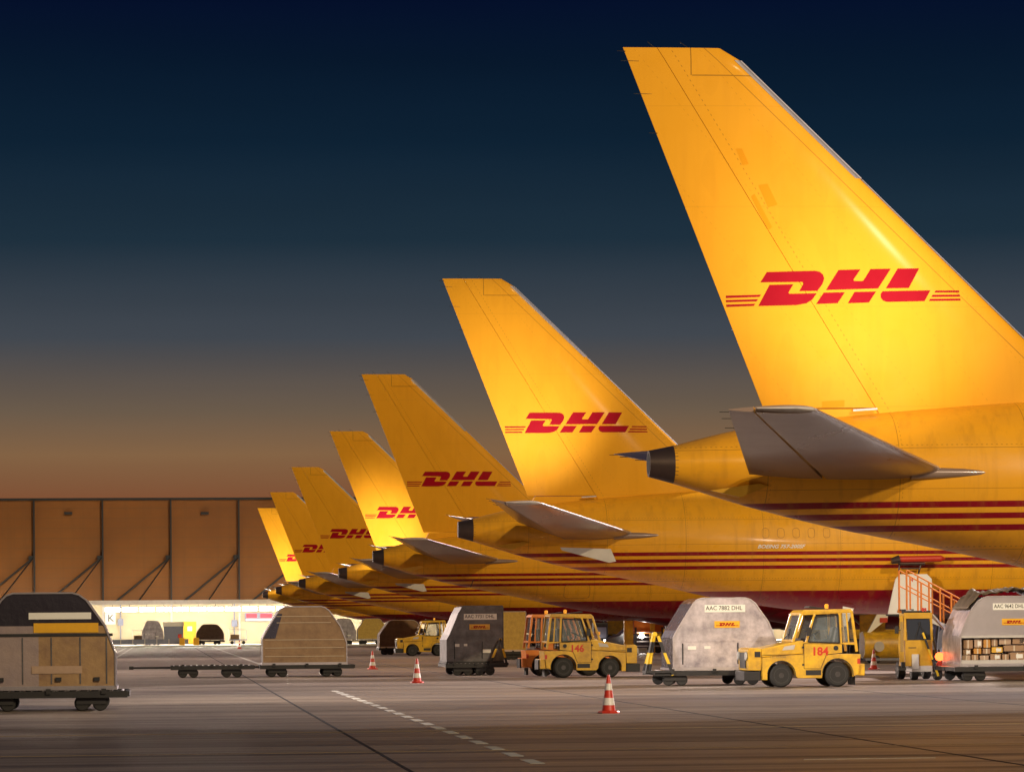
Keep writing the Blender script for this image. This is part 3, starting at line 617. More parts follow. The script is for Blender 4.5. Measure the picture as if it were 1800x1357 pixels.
        MB().prism([(2.62, 1.22), (2.62, 1.97), (2.76, 1.97), (2.80, 1.22)], sy*(W_-.05)-.005, sy*(W_-.05)+.005).build('side_window', M['glass'], T)
        MB().box(1.60, 2.02, sy*(W_+.003)-.004, sy*(W_+.003)+.004, .32, .46).build('step', M['black'], T)
        MB().prism([(.96, 1.0), (1.28, 1.02), (1.32, 1.15), (1.02, 1.10)], sy*(W_-.028)-.006, sy*(W_-.028)+.006).build('vent', M['lightgrey'], T)
        text_obj('number', number, .31, M['textred'], T, 1.76 if sy < 0 else 2.26, sy*(W_+.012), .86, 0 if sy < 0 else pi, bold=.010)
        mi = MB().bar((1.58, sy*W_, 1.5), (1.62, sy*(W_+.16), 1.52), .012, 6).box(1.60, 1.72, sy*(W_+.14), sy*(W_+.17), 1.38, 1.62).build('mirror', M['black'], T)
        wheel(T, (.93, sy*.66, .32), .32, .24); wheel(T, (2.48, sy*.64, .34), .34, .28)
    MB().prism([(1.27, 1.30), (1.49, 1.95), (1.505, 1.95), (1.285, 1.30)], -W_+.1, W_-.1).build('windscreen', M['glass'], T)
    MB().bar((1.22, -.3, 1.30), (1.36, .15, 1.58), .014, 6).bar((1.22, .35, 1.3), (1.30, .0, 1.45), .014, 6).build('wiper', M['black'], T)
    MB().prism([(2.95, 1.22), (2.86, 1.98), (2.87, 1.98), (2.96, 1.22)], -W_+.1, W_-.1).build('rear_window', M['glass'], T)
    MB().box(1.5, 1.72, -.6, .6, 1.1, 1.32).build('dashboard', M['seat'], T, bevel=.03)
    for sy in (-.36, .36):
        MB().box(2.15, 2.62, sy-.22, sy+.22, .95, 1.1).prism([(2.42, 1.08), (2.55, 1.62), (2.68, 1.62), (2.62, 1.08)], sy-.2, sy+.2).build('seat', M['seat'], T, bevel=.04)
    sw = MB(); n = 18; c0 = Vector((1.90, -.36, 1.42)); ax = Vector((-.45, 0, 1)).normalized(); u = Vector((0, 1, 0)); v = ax.cross(u)
    sw.path([c0+(u*cos(2*pi*k/n)+v*sin(2*pi*k/n))*.19 for k in range(n+1)], .014, 6).bar(c0, c0-ax*.35, .02).bar(c0-u*.19, c0+u*.19, .012)
    sw.build('steering_wheel', M['seat'], T)
    be = MB().lathe([(.05, 0), (.06, .10), (.03, .13)], 'Z', (2.28, -.3, 2.12), 14).build('beacon', M['beacon'], T)
    MB().prism([(1.75, 2.15), (1.78, 2.19), (2.2, 2.13), (2.2, 2.11)], -.5, .2).build('roof_flap', M['black'], T)
    return T
YB_ = M['yellow']
g1 = G(1302, 1207); tug('yellow baggage tractor with red number 184 facing left beside the tall silver container', (g1.x, 88.2, 0), 0, '184', YB_)
g2 = P(1112, 1190, 108.5); tug('yellow baggage tractor with red number 146 facing right under the second tail', (g2.x, 108.0, 0), pi, '146', YB_)
g2 = P(1074, 1190, 112.5); tug('orange red baggage tractor half hidden behind the tractor numbered 146', (g2.x, 111.9, 0), pi, '', M['orange'])
g2 = P(694, 1153, 196); tug('small distant yellow tractor facing left beside the dark container', (g2.x, 195, 0), 0, '', YB_)
# ------------------------------------------------------------------ containers and dollies
PROF = [(0, 0), (0, .86), (.10, 1.06), (.50, 1.70), (.58, 1.82), (.68, 1.92), (.82, 1.97), (2.06, 1.97), (2.20, 1.93), (2.35, 1.82), (2.73, 1.28), (2.90, .84), (2.95, .7), (2.95, 0)]
PROF2 = [(0, 0), (0, .84), (.05, 1.0), (.17, 1.28), (.36, 1.66), (.52, 1.85), (.66, 1.94), (.82, 1.98), (2.1, 1.98), (2.3, 1.92), (2.5, 1.75), (2.85, 1.15), (2.95, .84), (2.95, 0)]
PROF3 = [(0, 0), (0, .78), (.10, .95), (.42, 1.72), (.55, 1.95), (.62, 1.98), (1.96, 1.98), (1.98, 1.95), (1.98, 0)]
def container(label, loc, prof, shell, face, depth=2.2, text='', open_=False, sticker=True, cat='container', group='air freight containers', rz=0, sc=1, tx=None, kz=1):
    K = thing('freight_container', label, cat, loc, rz, group); prof = [(x*sc, z*kz) for x, z in prof]
    W_ = max(p[0] for p in prof); H_ = max(p[1] for p in prof)
    b = bmesh.new(); A = [b.verts.new((x, .03, z)) for x, z in prof]; B = [b.verts.new((x, depth, z)) for x, z in prof]; n = len(prof)
    for k in range(n): b.faces.new((A[k], B[k], B[(k+1) % n], A[(k+1) % n]))
    b.faces.new(B[::-1]); bmesh.ops.recalc_face_normals(b, faces=b.faces[:])
    me = bpy.data.meshes.new('shell'); b.to_mesh(me); b.free(); me.materials.append(shell)
    sh = link(bpy.data.objects.new('shell', me), K)
    md = sh.modifiers.new('thick', 'SOLIDIFY'); md.thickness = .02; md.offset = -1
    if open_:
        up = [p for p in prof if p[1] > .79]; MB().prism([(.03, .80)]+[(x+(.02 if x < W_/2 else -.02), z-.015) for x, z in up]+[(W_-.03, .80)], .0, .04).build('front_panel', face, K)
        MB().box(.02, W_-.02, -.012, .02, .77, .84).box(.02, W_-.02, -.012, .03, 0, .12).build('door_rail', M['lightgrey'], K)
    else:
        c = Vector((W_/2, H_/2)); MB().prism([(x+(.015 if x < W_/2 else -.015), max(.01, z-.015)) for x, z in prof], 0, .04).build('front_panel', face, K)
    rim = MB(); pp = prof+[prof[0]]
    for a, b_ in zip(pp[:-1], pp[1:]): rim.sq((a[0], .0, a[1]), (b_[0], .0, b_[1]), .05, .035)
    rim.build('edge_rail', M['steel'] if shell is not M['darkalu'] else M['darkalu'], K)
    if (face is M['aluminium'] or shell is M['darkalu']) and not open_ and kz == 1 or text.startswith('AAC 77'):
        cr_ = MB()
        for q_ in range(int(W_/.085)): cr_.bar((.06+q_*.085, -.006, .765), (.06+q_*.085, .0, .765), .009, 6).bar((.06+q_*.085, -.006, .045), (.06+q_*.085, .0, .045), .009, 6)
        cr_.build('rivet_row', M['steel'], K); [MB().box(W_*a_, W_*b_, -.008, 0, c_, d_).build('paper_label', M['label'], K) for a_, b_, c_, d_ in ((.14, .22, .52, .62), (.30, .36, .54, .62), (.62, .78, .30, .42))]
        MB().box(.02, W_-.02, -.016, -.001, .74, .79).box(.02, W_-.02, -.016, -.001, .02, .07).build('seam', face, K)
        MB().box(.25, .28, -.03, 0, .1, .7).box(W_*.62, W_*.62+.03, -.03, 0, .1, .7).build('latch_bar', M['black'], K)
    if text:
        a, z, s, w = tx; q = MB().box(a, a+w, -.02, -.002, z-.04, z+s*1.0).build('name_plate', M['plate'], K)
        text_obj('lettering', text, s, M['ink'], q, a+.03, -.024, z+.12*s, sx=(w-.06)/(len(text)*s*.575), bold=.001)
    if sticker:
        a = W_*.40 if not open_ else W_*.42; z = H_*.62; q = MB().box(a, a+.72, -.02, -.002, z-.09, z+.10).build('logo_sticker', M['sticker'], K)
        logo_flat('logo', q, .64, a+.36, -.024, z)
    MB().box(-.03, W_+.03, -.03, depth+.03, -.07, 0).build('base_plate', M['steel'] if shell is not M['darkalu'] else M['black'], K)
    return K
def dolly(label, loc, length=3.3, width=2.3, bar=None, group='container dollies', z=.42):
    D = thing('container_dolly', label, 'dolly', loc, 0, group)
    fr = MB().box(0, length, 0, .10, z-.14, z).box(0, length, width-.10, width, z-.14, z)
    for k in range(6): fr.box(length*k/5-.04 if k else 0, length*k/5+.04, .1, width-.1, z-.12, z-.01)
    fr.box(.0, length, width/2-.06, width/2+.06, z-.12, z-.02).build('frame', M['black'], D)
    r = MB()
    for k in range(14): r.bar((.12+(length-.24)*k/13, .12, z-.02), (.12+(length-.24)*k/13, width-.12, z-.02), .03, 8)
    r.build('roller_bed', M['steel'], D)
    for wx in (.42, .80, length-.95, length-.57):
        for wy in (.22, width-.22): wheel(D, (wx, wy, .165), .165, .13)
    for a_, b_ in ((.3, .92), (length-1.07, length-.45)):
        for c_, d_ in ((.12, .32), (width-.32, width-.12)): MB().box(a_, b_, c_, d_, .14, .30).build('axle_mount', M['black'], D)
    for k in (.15, .5, .85): MB().box(length*k-.05, length*k+.05, -.05, .01, z-.06, z+.05).build('stop_latch', M['black'], D)
    if bar == 'left_up':
        MB().sq((-.12, .25, .35), (.12, .75, 1.45), .07).sq((-.12, 1.35, .35), (.12, .85, 1.45), .07).sq((-.12, .25, .38), (-.12, 1.35, .38), .07).bar((.12, .7, 1.45), (.12, .9, 1.45), .07).build('drawbar', M['hazard'], D)
        MB().sq((-.25, -.02, .35), (-.02, .10, 1.42), .075).sq((.52, -.02, .30), (.10, -.02, 1.40), .075).sq((-.25, -.04, .40), (.50, -.04, .40), .07).build('raised_a_frame', M['hazard'], D)
    elif bar == 'right_up':
        L = length
        MB().sq((L-.62, -.05, .35), (L-.22, -.05, 1.28), .075).sq((L+.0, -.05, .35), (L-.22, -.05, 1.28), .075).sq((L-.64, -.06, .40), (L+.05, -.06, .40), .09).build('raised_a_frame', M['hazard'], D)
    elif bar == 'left':
        MB().sq((0, width/2-.4, .35), (-1.3, width/2, .35), .06).sq((0, width/2+.4, .35), (-1.3, width/2, .35), .06).bar((-1.3, width/2, .35), (-1.45, width/2, .35), .06).build('drawbar', M['black'], D)
    return D
DZ = .49
# tall silver container 7882, unlit side put in as a dark shell colour
p = P(1184, 1190, 91.5); container('tall scuffed silver container reading AAC 7882 behind the tractor numbered 184', (p.x, 91.5, DZ), PROF, M['leftshell'], M['aluminium'], 2.25, 'AAC 7882 DHL', tx=(.90, 1.61, .17, 1.16))
p = P(1150, 1190, 91.3); dolly('dark container dolly carrying the silver container 7882, A frame raised', (p.x, 91.2, 0), 3.4, 2.4, 'left_up')
# dark container 7731
p = P(786, 1166, 114.5); container('dark grimy container reading AAC 7731, alone beside the tractor numbered 146', (p.x, 114.5, DZ), PROF3, M['darkalu'], M['darkalu'], 3.0, 'AAC 7731 DHL', tx=(.60, 1.50, .17, 1.16), sc=1.0, kz=.98)
p = P(783, 1166, 114.3); dolly('dark container dolly carrying the grimy container 7731', (p.x, 114.2, 0), 2.15, 3.2, 'right_up')
# open container 9642
p96 = P(1689, 1168, 94.0); container('silver container reading AAC 9642, half open with parcels stacked inside', (p96.x, 94.0, DZ), PROF2, M['aluminium'], M['steel'], 2.3, 'AAC 9642 DHL', open_=True, tx=(.97, 1.62, .16, 1.0))
dolly('dark container dolly carrying the half open container at the right edge', (p96.x-.25, 93.7, 0), 4.2, 2.6)
# parcels
pl = [(.06, .33, .12, .27, 'cardboard2', 'pale brown carton at the lower left corner of the open container'),
      (.35, .57, .12, .28, 'cardboard', 'brown carton in the bottom row, second from the left corner'),
      (.60, .88, .12, .26, 'cardboard2', 'carton with a slightly open lid in the bottom row'),
      (.91, 1.24, .12, .30, 'cardboard', 'brown carton with a white label, bottom row centre'),
      (1.26, 1.48, .12, .29, 'cardboard', 'plain brown carton left of the large white shipping label'),
      (1.50, 1.95, .12, .34, 'cardboard', 'wide carton with a large white shipping label'),
      (1.98, 2.45, .12, .36, 'cardboard2', 'long pale carton in the bottom row near the frame edge'),
      (.09, .34, .28, .44, 'cardboard', 'brown carton in the middle row by the left post'),
      (.42, .66, .30, .47, 'cardboard3', 'small orange carton in the middle row'),
      (.69, .93, .30, .46, 'cardboard', 'plain brown carton in the middle row right of the orange one'),
      (.96, 1.30, .33, .50, 'parcel', 'bright yellow parcel bag with a white label'),
      (1.33, 1.95, .37, .55, 'cardboard', 'long brown carton under the one lettered SF'),
      (.10, .40, .46, .72, 'cardboard', 'tall brown carton in the top row by the left post'),
      (.43, .68, .49, .73, 'cardboard2', 'pale square carton in the top row'),
      (.71, .93, .48, .73, 'cardboard3', 'orange carton in the top row'),
      (.95, 1.15, .52, .74, 'cardboard', 'narrow brown carton in the top row beside the orange one'),
      (1.18, 1.55, .57, .75, 'cardboard2', 'pale wide carton in the top row with tape across it'),
      (1.58, 2.30, .58, .76, 'cardboard', 'long brown carton lettered SF in black'),
      (2.0, 2.5, .38, .56, 'cardboard', 'brown carton stacked near the right edge of the frame')]
for k, (a, b, c0, c1, mt, lab) in enumerate(pl):
    jy = random.uniform(0, .06)
    dy = .55
    K = thing('carton' if mt != 'parcel' else 'parcel_bag', lab, 'parcel', (p96.x+(a+b)/2, 94.0+.10+jy, DZ+c0+.002), random.uniform(-.03, .03), 'parcels in the open container')
    w = (b-a)/2-.012; MB().box(-w, w, 0, dy, 0, c1-c0-.008).build('box', M[mt], K, bevel=.006)
    MB().box(-.02, .02, -.003, .0, 0, c1-c0-.012).build('tape', M['tape'], K)
    if k in (3, 5, 10, 13, 7): MB().box(-w*.2, w*.75, -.006, -.003, (c1-c0)*.2, (c1-c0)*.75).build('label', M['label'], K)
    if 'lettered SF' in lab and k == 17: text_obj('lettering', 'SF)', .15, M['ink'], K, -.15, -.008, .03, bold=.006)
# tarp on top
b = bmesh.new(); nx, ny = 44, 18; random.seed(3)
from mathutils import noise as NZ
gv = []
for i in range(nx+1):
    row = []
    for j in range(ny+1):
        u, v = i/nx, j/ny; x = .22+2.2*u; y = .06+1.9*v
        base = 1.98 if x > .8 else (1.98-(.8-x)**2*1.15)
        n_ = NZ.noise(Vector((x*2.1, y*2, 3))); n2 = NZ.noise(Vector((x*6, y*5, 9)))
        env = min(1, u*5)*min(1, (1-u)*6)
        z = base+.03+env*(.05+.22*abs(n_)+.09*n2+.10*max(0, min(1, (u-.35)*4)))
        row.append(b.verts.new((x, y+.03*n2, z)))
    gv.append(row)
for i in range(nx):
    for j in range(ny): b.faces.new((gv[i][j], gv[i+1][j], gv[i+1][j+1], gv[i][j+1]))
me = bpy.data.meshes.new('tarpaulin'); b.to_mesh(me); b.free(); me.materials.append(M['tarp'])
for q in me.polygons: q.use_smooth = True
tp = link(bpy.data.objects.new('tarpaulin', me)); tp.location = (p96.x, 94.0, DZ); md = tp.modifiers.new('t', 'SOLIDIFY'); md.thickness = .015
tag(tp, 'crumpled brown tarpaulin bunched on top of the half open container', 'tarpaulin')
# passing train, left
p = P(-46, 1200, 69.5); KK = container('big container cut by the left edge of the picture, nearest on the left', (p.x, 69.5, DZ+.02), PROF, M['leftshell'], M['leftface'], 2.25, sticker=False)
K = KK
MB().box(1.15, 2.45, -.02, -.002, 1.42, 1.56).build('name_plate', M['plate'], K)
for x_ in (.45, 1.0, 1.6, 2.2, 2.75): MB().box(x_, x_+.03, -.012, -.001, .06, 1.04).build('rib', M['darkalu'], K)
for x_ in (.5, 1.7, 2.5): MB().box(x_, x_+.12, -.06, -.001, .12, .2).build('latch', M['black'], K)
MB().box(1.25, 2.6, -.02, -.002, 1.14, 1.34).build('logo_sticker', M['sticker'], K)
MB().box(1.2, 2.25, -.02, -.002, .28, .44).build('lower_plate', M['cardboard2'], K)
MB().box(.05, 2.9, -.02, -.002, 1.06, 1.12).build('dark_seam', M['black'], K)
dolly('dark dolly carrying the big container at the left edge', (p.x-.1, 69.3, 0), 3.3, 2.4, 'left')
p = P(300, 1185, 115); dolly('empty flat dolly rolling in the middle of the train', (p.x, 115, 0), 2.9, 2.3, 'left')
p = P(462, 1180, 115); dolly('dolly in the middle of the apron carrying the tan container', (p.x-.1, 115, 0), 3.3, 2.3, 'left')
container('tan brown container on a dolly in the middle of the apron', (p.x, 115.1, DZ), PROF, M['leftshell'], M['tanfreight'], 2.2, sticker=False)
KT = [o for o in COL.objects if o.get('label', '').startswith('tan brown container')][0]
for z_ in (.22, .52, .80, 1.40, 1.62): MB().box(.08 if z_ < 1 else .5, 2.86 if z_ < 1 else 2.4, -.02, -.001, z_, z_+.02).build('strap', M['tape'], KT)
MB().prism([(.03, .86), (.52, 1.72), (.70, 1.72), (.45, .86)], -.018, -.001).build('tinted_panel', M['leftshell'], KT)
p = P(666, 1159, 205); dolly('far dolly carrying the dark brown container beside the small distant tractor', (p.x, 205, 0), 3.1, 2.3)
container('dark brown container behind the bonnet of the small distant tractor', (p.x+.05, 205.1, DZ), PROF, M['brown'], M['brown'], 2.2, sticker=False, kz=.85)
# far freight by the hall
def far(px0, px1, Y, name, label, mt, kz=1, sticker=False, face=None):
    a, b_ = P(px0, 1130, Y), P(px1, 1130, Y); w = b_.x-a.x
    container(label, (a.x, Y, .62), PROF, mt, face or mt, 2.0, sticker=sticker, sc=w/2.95, kz=kz, group='freight parked along the hall')
    dolly('dolly under the '+name, (a.x-.05, Y-.1, .1), w+.1, 2.2, group='dollies along the hall')
far(250, 287, 338, 'pale open silver container left of the blue grey cabinet', 'pale silver container left of the blue grey cabinet', M['aluminium'])
far(345, 394, 338, 'dark brown load next to the yellow hall door', 'dark brown load right of the yellow hall door', M['brown'], .8)
far(584, 626, 316.8, 'silver domed container left of the golden load', 'silver dome shaped container left of the golden netted load', M['aluminium'])
far(629, 681, 316.8, 'golden netted load', 'golden netted dome shaped load', M['netgold'], 1.0)
far(520, 578, 338, 'tan load behind the silver domed container', 'tan patterned load against the hall wall behind the moving container', M['netgold'], 1.2)
p = P(868, 1160, 168); container('yellow netted load behind the grimy dark container', (p.x, 168, DZ), PROF3, M['netgold'], M['netgold'], 2.4, sticker=False, sc=.85, kz=1.0)
dolly('dolly under the yellow netted load behind the dark container', (p.x, 168, 0), 2.0, 2.4)
far(700, 742, 312, 'pale load right of the golden one', 'pale grey load standing right of the golden netted load', M['white'], .8)
for a_, b_, Y_, mt_, kz_, lb_ in ((1232, 1262, 240, 'netgold', .9, 'golden load seen under the belly just right of the bright work lamp'), (1388, 1420, 230, 'white', .9, 'white container seen through the cab of the tractor numbered 184'),
        (1010, 1052, 236, 'brown', .8, 'brown load behind the bonnet of the tractor numbered 146'), (1545, 1585, 190, 'tanfreight', 1.2, 'tall tan container left of the belt loader, behind the tank cart'), (1462, 1500, 250, 'aluminium', .9, 'silver container behind the rear of the tractor numbered 184')):
    far(a_, b_, Y_, lb_, lb_, M[mt_], kz_)
p = P(288, 1130, 339); c = thing('steel_cabinet', 'blue grey steel cabinet between the silver container and the yellow door', 'cabinet', (p.x, 339, .1))
MB().box(0, 2.0, 0, 1, .35, 1.35).build('body', M['cabinet'], c); MB().box(0, 2.0, .02, 1, 1.35, 1.9).build('upper_shelf', M['cabinet'], c)
MB().box(-.05, 2.05, -.05, 1.05, 1.9, 2.35).build('cover', M['white'], c); MB().box(1.45, 1.85, -.04, 0, .7, 1.1).build('red_box', M['cone'], c)
p = P(190, 1135, 330); c = thing('guard_rail', 'low dark guard rail with pale posts in front of the hall', 'barrier', (p.x, 330, .1))
MB().box(-10, 8, -.04, .04, .12, .62).build('rail', M['cabinet'], c)
for k in range(15): MB().box(-9.6+k*1.2, -9.5+k*1.2, -.08, -.042, 0, .66).build('post', M['lightgrey'], c)
for px in (320, 345):
    p = P(px, 1130, 329); c = MB().box(-.28, .28, -.28, .28, 0, .75).build('bollard', M['sticker'], None, bevel=.04, loc=(p.x, 329, .1)); tag(c, ('left' if px == 320 else 'right')+' one of the two short yellow bollards before the yellow door', 'bollard', 'bollards by the hall door')
# ------------------------------------------------------------------ belt loader and steps
p = P(1583, 1190, 96.3); L = thing('belt_loader', 'yellow belt loader with grey windscreen and striped bar, under the open cargo door', 'loader', (p.x, 96.3, 0))
Yl = M['loader'] = mat('loader_yellow', (.60, .33, .015), .45, noise=.45, nscale=3, ncol=(.30, .15, .01))
MB().prismx([(0, .42), (-.02, 1.18), (0, 1.2), (.6, 1.2), (.9, .42)], .15, .98).build('body', Yl, L, bevel=.02)
MB().prismx([(.0, .25), (0, .45), (.9, .45), (.9, .25)], .35, .98).build('chassis', M['lightgrey'], L, bevel=.02)
MB().prismx([(.0, 1.2), (.06, 1.86), (.10, 1.86), (.04, 1.2)], .22, .92).build('windscreen', M['darkglass'], L)
MB().sq((.15, 0, 1.18), (.16, .06, 1.90), .07).sq((.96, 0, 1.18), (.95, .06, 1.90), .07).sq((.15, .62, 1.18), (.16, .6, 1.9), .06).sq((.96, .62, 1.18), (.95, .6, 1.9), .06).box(.12, .98, .0, .66, 1.84, 2.02).build('cab_frame', Yl, L, bevel=.012)
MB().prism([(-.02, .55), (-.06, 1.05), (-.0, 1.92), (.10, 1.95), (.12, .5)], .0, .045).build('side_door', Yl, L, bevel=.01)
MB().prism([(.0, .85), (.0, 1.75), (.09, 1.75), (.09, .85)], -.02, .0).build('side_glass', M['glass'], L)
MB().box(-.17, -.06, -.05, -.02, 1.40, 1.62).bar((-.1, -.03, 1.5), (.02, 0, 1.5), .012).build('mirror', M['black'], L, bevel=.02)
MB().bar((.2, .1, 2.05), (.95, .1, 2.05), .03, 8).bar((.14, .1, 2.12), (.14, .1, 2.0), .07, 10).build('roof_bar', M['black'], L)
MB().lathe([(.04, 0), (.045, .1), (.02, .12)], 'Z', (.72, .1, 2.05), 10).lathe([(.03, 0), (.035, .1), (.02, .11)], 'Z', (.80, .1, 2.05), 10).build('beacon', M['cone'], L)
MB().bar((.45, -.03, 1.25), (.62, .03, 1.75), .012).bar((.85, -.03, 1.25), (.55, .03, 1.72), .012).build('wiper', M['black'], L)
MB().box(.34, .56, -.05, -.001, .32, .78).build('mudguard', M['lightgrey'], L, bevel=.02)
MB().box(.24, .48, -.025, -.002, .96, .985).build('grille_slot', M['black'], L)
MB().box(-.10, .14, -.15, .1, .30, .40).bar((.06, -.1, .38), (.06, -.1, .55), .07).build('coupling', M['black'], L)
hz = MB().sq((.66, -.12, 1.42), (1.12, -.14, .12), .10, .05).build('striped_bar', M['hazard'], L)
wheel(L, (.46, .2, .20), .20, .20); wheel(L, (.46, 2.0, .28), .28, .22); wheel(L, (1.25, 2.0, .28), .28, .22); wheel(L, (1.2, .3, .2), .2, .22)
for q in L.children:
    if q.name.startswith('wheel'): q.rotation_euler = (0, 0, pi/2)
tl = MB().bar((1.18, -.1, .70), (1.18, -.02, .70), .13, 18).build('lit_lamp', M['redlamp'], L); MB().bar((1.18, -.1, .45), (1.18, -.02, .45), .10, 18).build('dim_lamp', M['cone'], L)
MB().box(1.05, 1.5, .3, 3, .35, .5).sq((1.2, 1.0, .8), (3.9, 8.0, 1.9), .5, .2).bar((1.0, .5, 1.9), (1.2, .3, .7), .05).bar((1.3, .6, 1.6), (1.15, .3, .9), .05).build('belt_frame', M['black'], L)
MB().sq((1.02, .2, 1.95), (1.5, .5, 1.5), .10, .06).build('belt_edge', M['lightgrey'], L)
# steps with orange rails
p = P(1594, 1068, 104); St = thing('passenger_steps', 'mobile steps with orange handrails leading down to the right from the open cargo door', 'steps', (p.x, 104, 0))
t0 = Vector((0, 0, 2.18)); dr = Vector((2.25, 0, -.93))
for yy in (0, 1.1):
    sb = MB().sq(t0+Vector((-.05, yy, -.05)), t0+dr+Vector((0, yy, -.05)), .06, .14).build('stringer', M['lightgrey'] if yy == 0 else M['orange2'] if 'orange2' in M else M['orange'], St)
    ra = MB()
    ra.path([t0+Vector((0, yy, 1.25)), t0+dr*.5+Vector((0, yy, 1.10)), t0+dr*.98+Vector((0, yy, .98))], .025).path([t0+Vector((0, yy, .75)), t0+dr*.98+Vector((0, yy, .5))], .02)
    ra.build('handrail', M['orange'], St, smooth=True)
    for k in range(7):
        u = k/6; base = t0+dr*u*.98; MB().sq(base+Vector((0, yy, -.05)), base+Vector((0, yy, 1.24-.27*u)), .07 if k % 2 == 0 else .035, .05).build('post', M['orange'], St)
tr = MB()
for k in range(10): q = t0+dr*(k/10); tr.box(q.x, q.x+.24, .03, 1.07, q.z-.06, q.z-.02)
tr.build('tread', M['black'], St)
MB().prism([(.2, 1.1), (.25, 1.95), (1.2, 1.55), (2.2, 1.15), (2.2, .4), (1.4, .3)], .3, .85).build('lift_frame', M['navy'], St)
MB().box(.4, 2.6, .2, .9, .3, .5).build('chassis', M['black'], St)
for wx in (.6, 2.3):
    for wy in (.1, 1.0): wheel(St, (wx, wy, .25), .25, .16)
# white mast fairing and cart under the belly of the second aircraft
dz = MB().prism([(13.05, 2.3), (13.42, 2.22), (13.15, 1.62), (12.98, 1.62)], -1.0, -.93).build('antenna_blade', M['plate'], A2)
p = P(1505, 1166, 140); C = thing('ground_power_cart', 'low yellow tank cart with a cream fin seen behind the tractor numbered 184', 'cart', (p.x, 138, 0))
MB().bar((0, .8, .75), (3.4, .8, .75), .62, 24).build('tank', M['yellow'], C, smooth=True)
MB().prism([(.1, 1.15), (1.1, 1.9), (1.1, 2.4), (.8, 2.4)], .6, .75).build('fin_plate', M['plate'], C)
MB().box(.75, 1.08, .56, .60, 1.75, 1.95).build('red_square', M['cone'], C)
MB().box(0, 3.6, .1, 1.5, .12, .22).build('skid', M['cabinet'], C)
MB().lathe([(.22, -.03), (.22, 0), (.18, .01)], 'Y', (.62, .17, .72), 20).build('hatch', M['lightgrey'], C)
for wx in (.5, 3.0):
    for wy in (.2, 1.4): wheel(C, (wx, wy, .17), .17, .12)
# dark car with lit headlamp, far behind under the bellies
p = P(1064, 1147, 204); C = thing('dark_car', 'dark blue car with lit headlamps under the aircraft bellies', 'car', (p.x, 204, 0))
MB().prism([(0, .3), (0, .75), (.25, .98), (.9, 1.12), (1.35, 1.5), (2.6, 1.52), (3.2, 1.05), (3.9, .95), (4.0, .3)], 0, 1.7).build('body', M['navy'], C, bevel=.06)
MB().prism([(1.1, 1.14), (1.42, 1.45), (2.5, 1.46), (2.9, 1.1)], -.012, 0).build('side_window', M['darkglass'], C)
for wx in (.8, 3.2): wheel(C, (wx, .12, .32), .32, .22, M['lightgrey']); wheel(C, (wx, 1.6, .32), .32, .22, M['lightgrey'])
MB().lathe([(.10, -.04), (.10, .02)], 'X', (0, .25, .72), 16).build('headlight', M['headlamp'], C); MB().lathe([(.10, -.04), (.10, .02)], 'X', (0, 1.45, .72), 16).build('headlight', M['headlamp'], C)
MB().box(-.02, .12, -.01, .05, .55, .68).build('indicator', M['beacon'], C)
for px_, lb_ in ((232, 'low grey baggage cart by the hall wall just right of the K sign'), (402, 'low grey baggage cart right of the dark brown load by the hall'), (486, 'low grey baggage cart under the red and blue banner')):
    p = P(px_, 1130, 340); C = thing('baggage_cart', lb_, 'cart', (p.x, 340, .1), 0, 'baggage carts by the hall')
    MB().box(0, 1.9, 0, 1.2, .4, .52).build('bed', M['cabinet'], C); MB().box(0, .06, 0, 1.2, .52, 1.5).box(1.84, 1.9, 0, 1.2, .52, 1.5).box(0, 1.9, 0, 1.2, 1.5, 1.56).build('frame', M['lightgrey'], C)
    MB().box(.2, 1.1, .2, .9, .52, 1.0).build('suitcase_stack', M['brown'], C)
    for wx in (.35, 1.55): wheel(C, (wx, .1, .18), .18, .1)
for k_, (px_, z_) in enumerate(((212, 2.4), (412, 2.2))):
    p = P(px_, 1100, 351.8); C = MB().box(-.06, .06, -.1, 0, 0, 4.3).box(-.3, .3, -.16, -.04, z_-.35, z_+.35).build('wall_junction_box', M['cabinet'], None, loc=(p.x, 351.9, .1))
    tag(C, ('left', 'right')[k_]+' one of two grey junction boxes with conduit on the lamplit lower hall wall', 'junction box', 'junction boxes on the hall wall')
for px_, Y_, h_, lb_ in ((1044, 205, 1.9, 'dark equipment cabinet standing left of the dark blue car'), (1172, 210, 2.2, 'dark equipment cabinet right of the orange high loader')):
    p = P(px_, 1147, Y_); C = thing('equipment_cabinet', lb_, 'cabinet', (p.x, Y_, 0))
    MB().box(0, .9, 0, .8, .18, h_).build('body', M['black'], C, bevel=.03); MB().box(.1, .8, -.02, -.001, h_*.5, h_*.85).build('panel', M['cabinet'], C)
    MB().box(.1, .4, -.04, -.021, h_*.6, h_*.7).build('indicator', M['beacon'], C); MB().box(.05, .85, .1, .7, 0, .178).build('plinth', M['lightgrey'], C)
p = P(1098, 1140, 200); C = thing('cargo_lift', 'orange and yellow high loader with a single bright white lamp, far behind between the bellies', 'loader', (p.x, 200, 0))
MB().box(0, .55, 0, .4, .0, 2.6).box(1.6, 1.9, 0, .3, 0, 2.6).build('mast', M['yellow'], C)
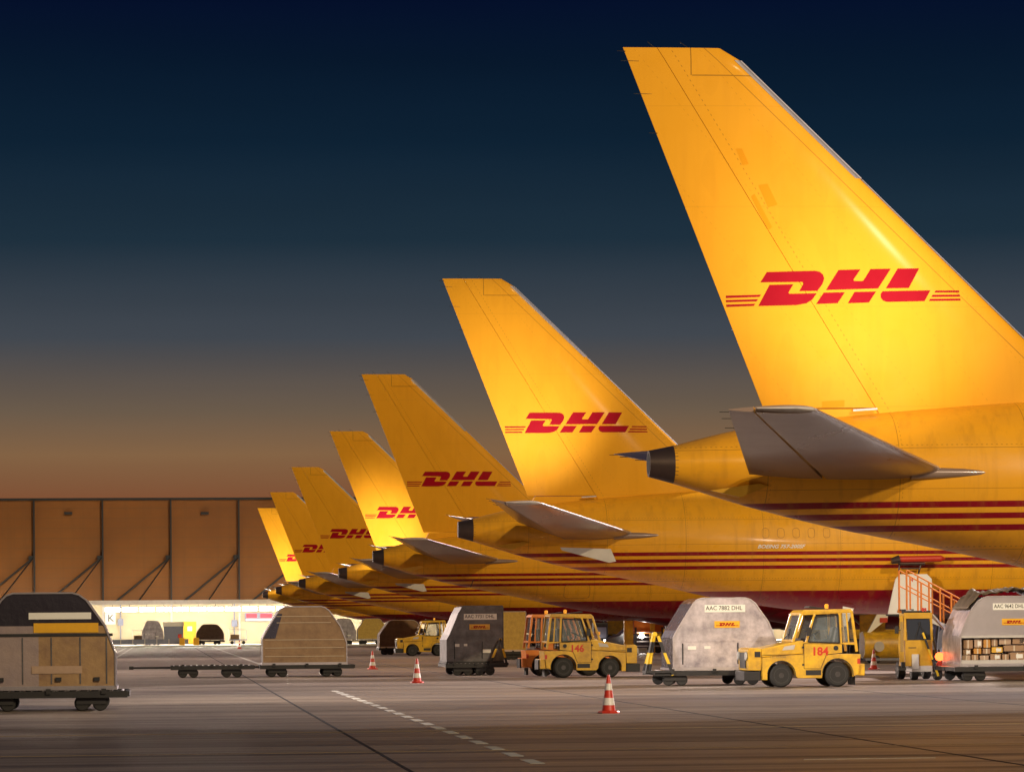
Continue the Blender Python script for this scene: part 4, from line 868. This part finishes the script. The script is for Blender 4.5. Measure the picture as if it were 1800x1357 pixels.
MB().box(.6, 2.4, .1, 2, 1.2, 2.6).build('platform', M['orange'], C); 
for k in range(4): MB().box(.75, 2.3, -.05, .05, .4+k*.28, .47+k*.28).build('ladder_rung', M['lightgrey'], C)
MB().box(.65, .75, -.05, .05, .2, 1.6).box(2.3, 2.4, -.05, .05, .2, 1.6).build('ladder_rail', M['black'], C)
MB().lathe([(.14, -.05), (.14, .0)], 'Y', (1.05, -.1, 1.05), 16).build('work_lamp', M['headlamp'], C)
wheel(C, (.5, .3, .35), .35, .25); wheel(C, (2.1, .3, .35), .35, .25)
# ------------------------------------------------------------------ traffic cones
def cone_master():
    T = bpy.data.objects.new('traffic_cone', None); COL.objects.link(T)
    def rr(z): return .135-(.135-.028)*(z-.05)/.70
    MB().lathe([(rr(.05), .05), (rr(.72), .72), (rr(.75)*.7, .75)], 'Z').build('cone_body', M['cone'], T, smooth=True)
    MB().lathe([(rr(.16)+.004, .16), (rr(.30)+.004, .30)], 'Z').build('white_band', M['cwhite'], T, smooth=True); MB().lathe([(rr(.45)+.004, .45), (rr(.58)+.004, .58)], 'Z').build('white_band', M['cwhite'], T, smooth=True)
    MB().lathe([(.215, 0), (.22, .02), (.20, .045), (.15, .055)], 'Z', n=8).build('base', M['cone'], T); return T
cm = None
for k, (px, py, lab) in enumerate([(1070, 1253, 'red and white traffic cone standing alone, nearest to the camera'), (733, 1200, 'red and white traffic cone just left of the dolly under the dark container'),
        (655, 1176, 'red and white traffic cone in the middle of the row, third from the camera'), (570, 1163, 'small traffic cone, fourth from the camera near the tan container'),
        (1536, 1176, 'orange and white traffic cone behind the rear of the tractor numbered 184'), (421, 1140, 'tiny far traffic cone by the kerb of the hall')]):
    if cm is None: cm = o = cone_master()
    else:
        o = cm.copy(); COL.objects.link(o)
        for ch in cm.children: c = ch.copy(); COL.objects.link(c); c.parent = o
    q = G(px, py); o.location = (q.x, q.y, 0 if q.y < 316 else .1); o.rotation_euler = (0, 0, k*.7); tag(o, lab, 'traffic cone', 'traffic cones on the apron')
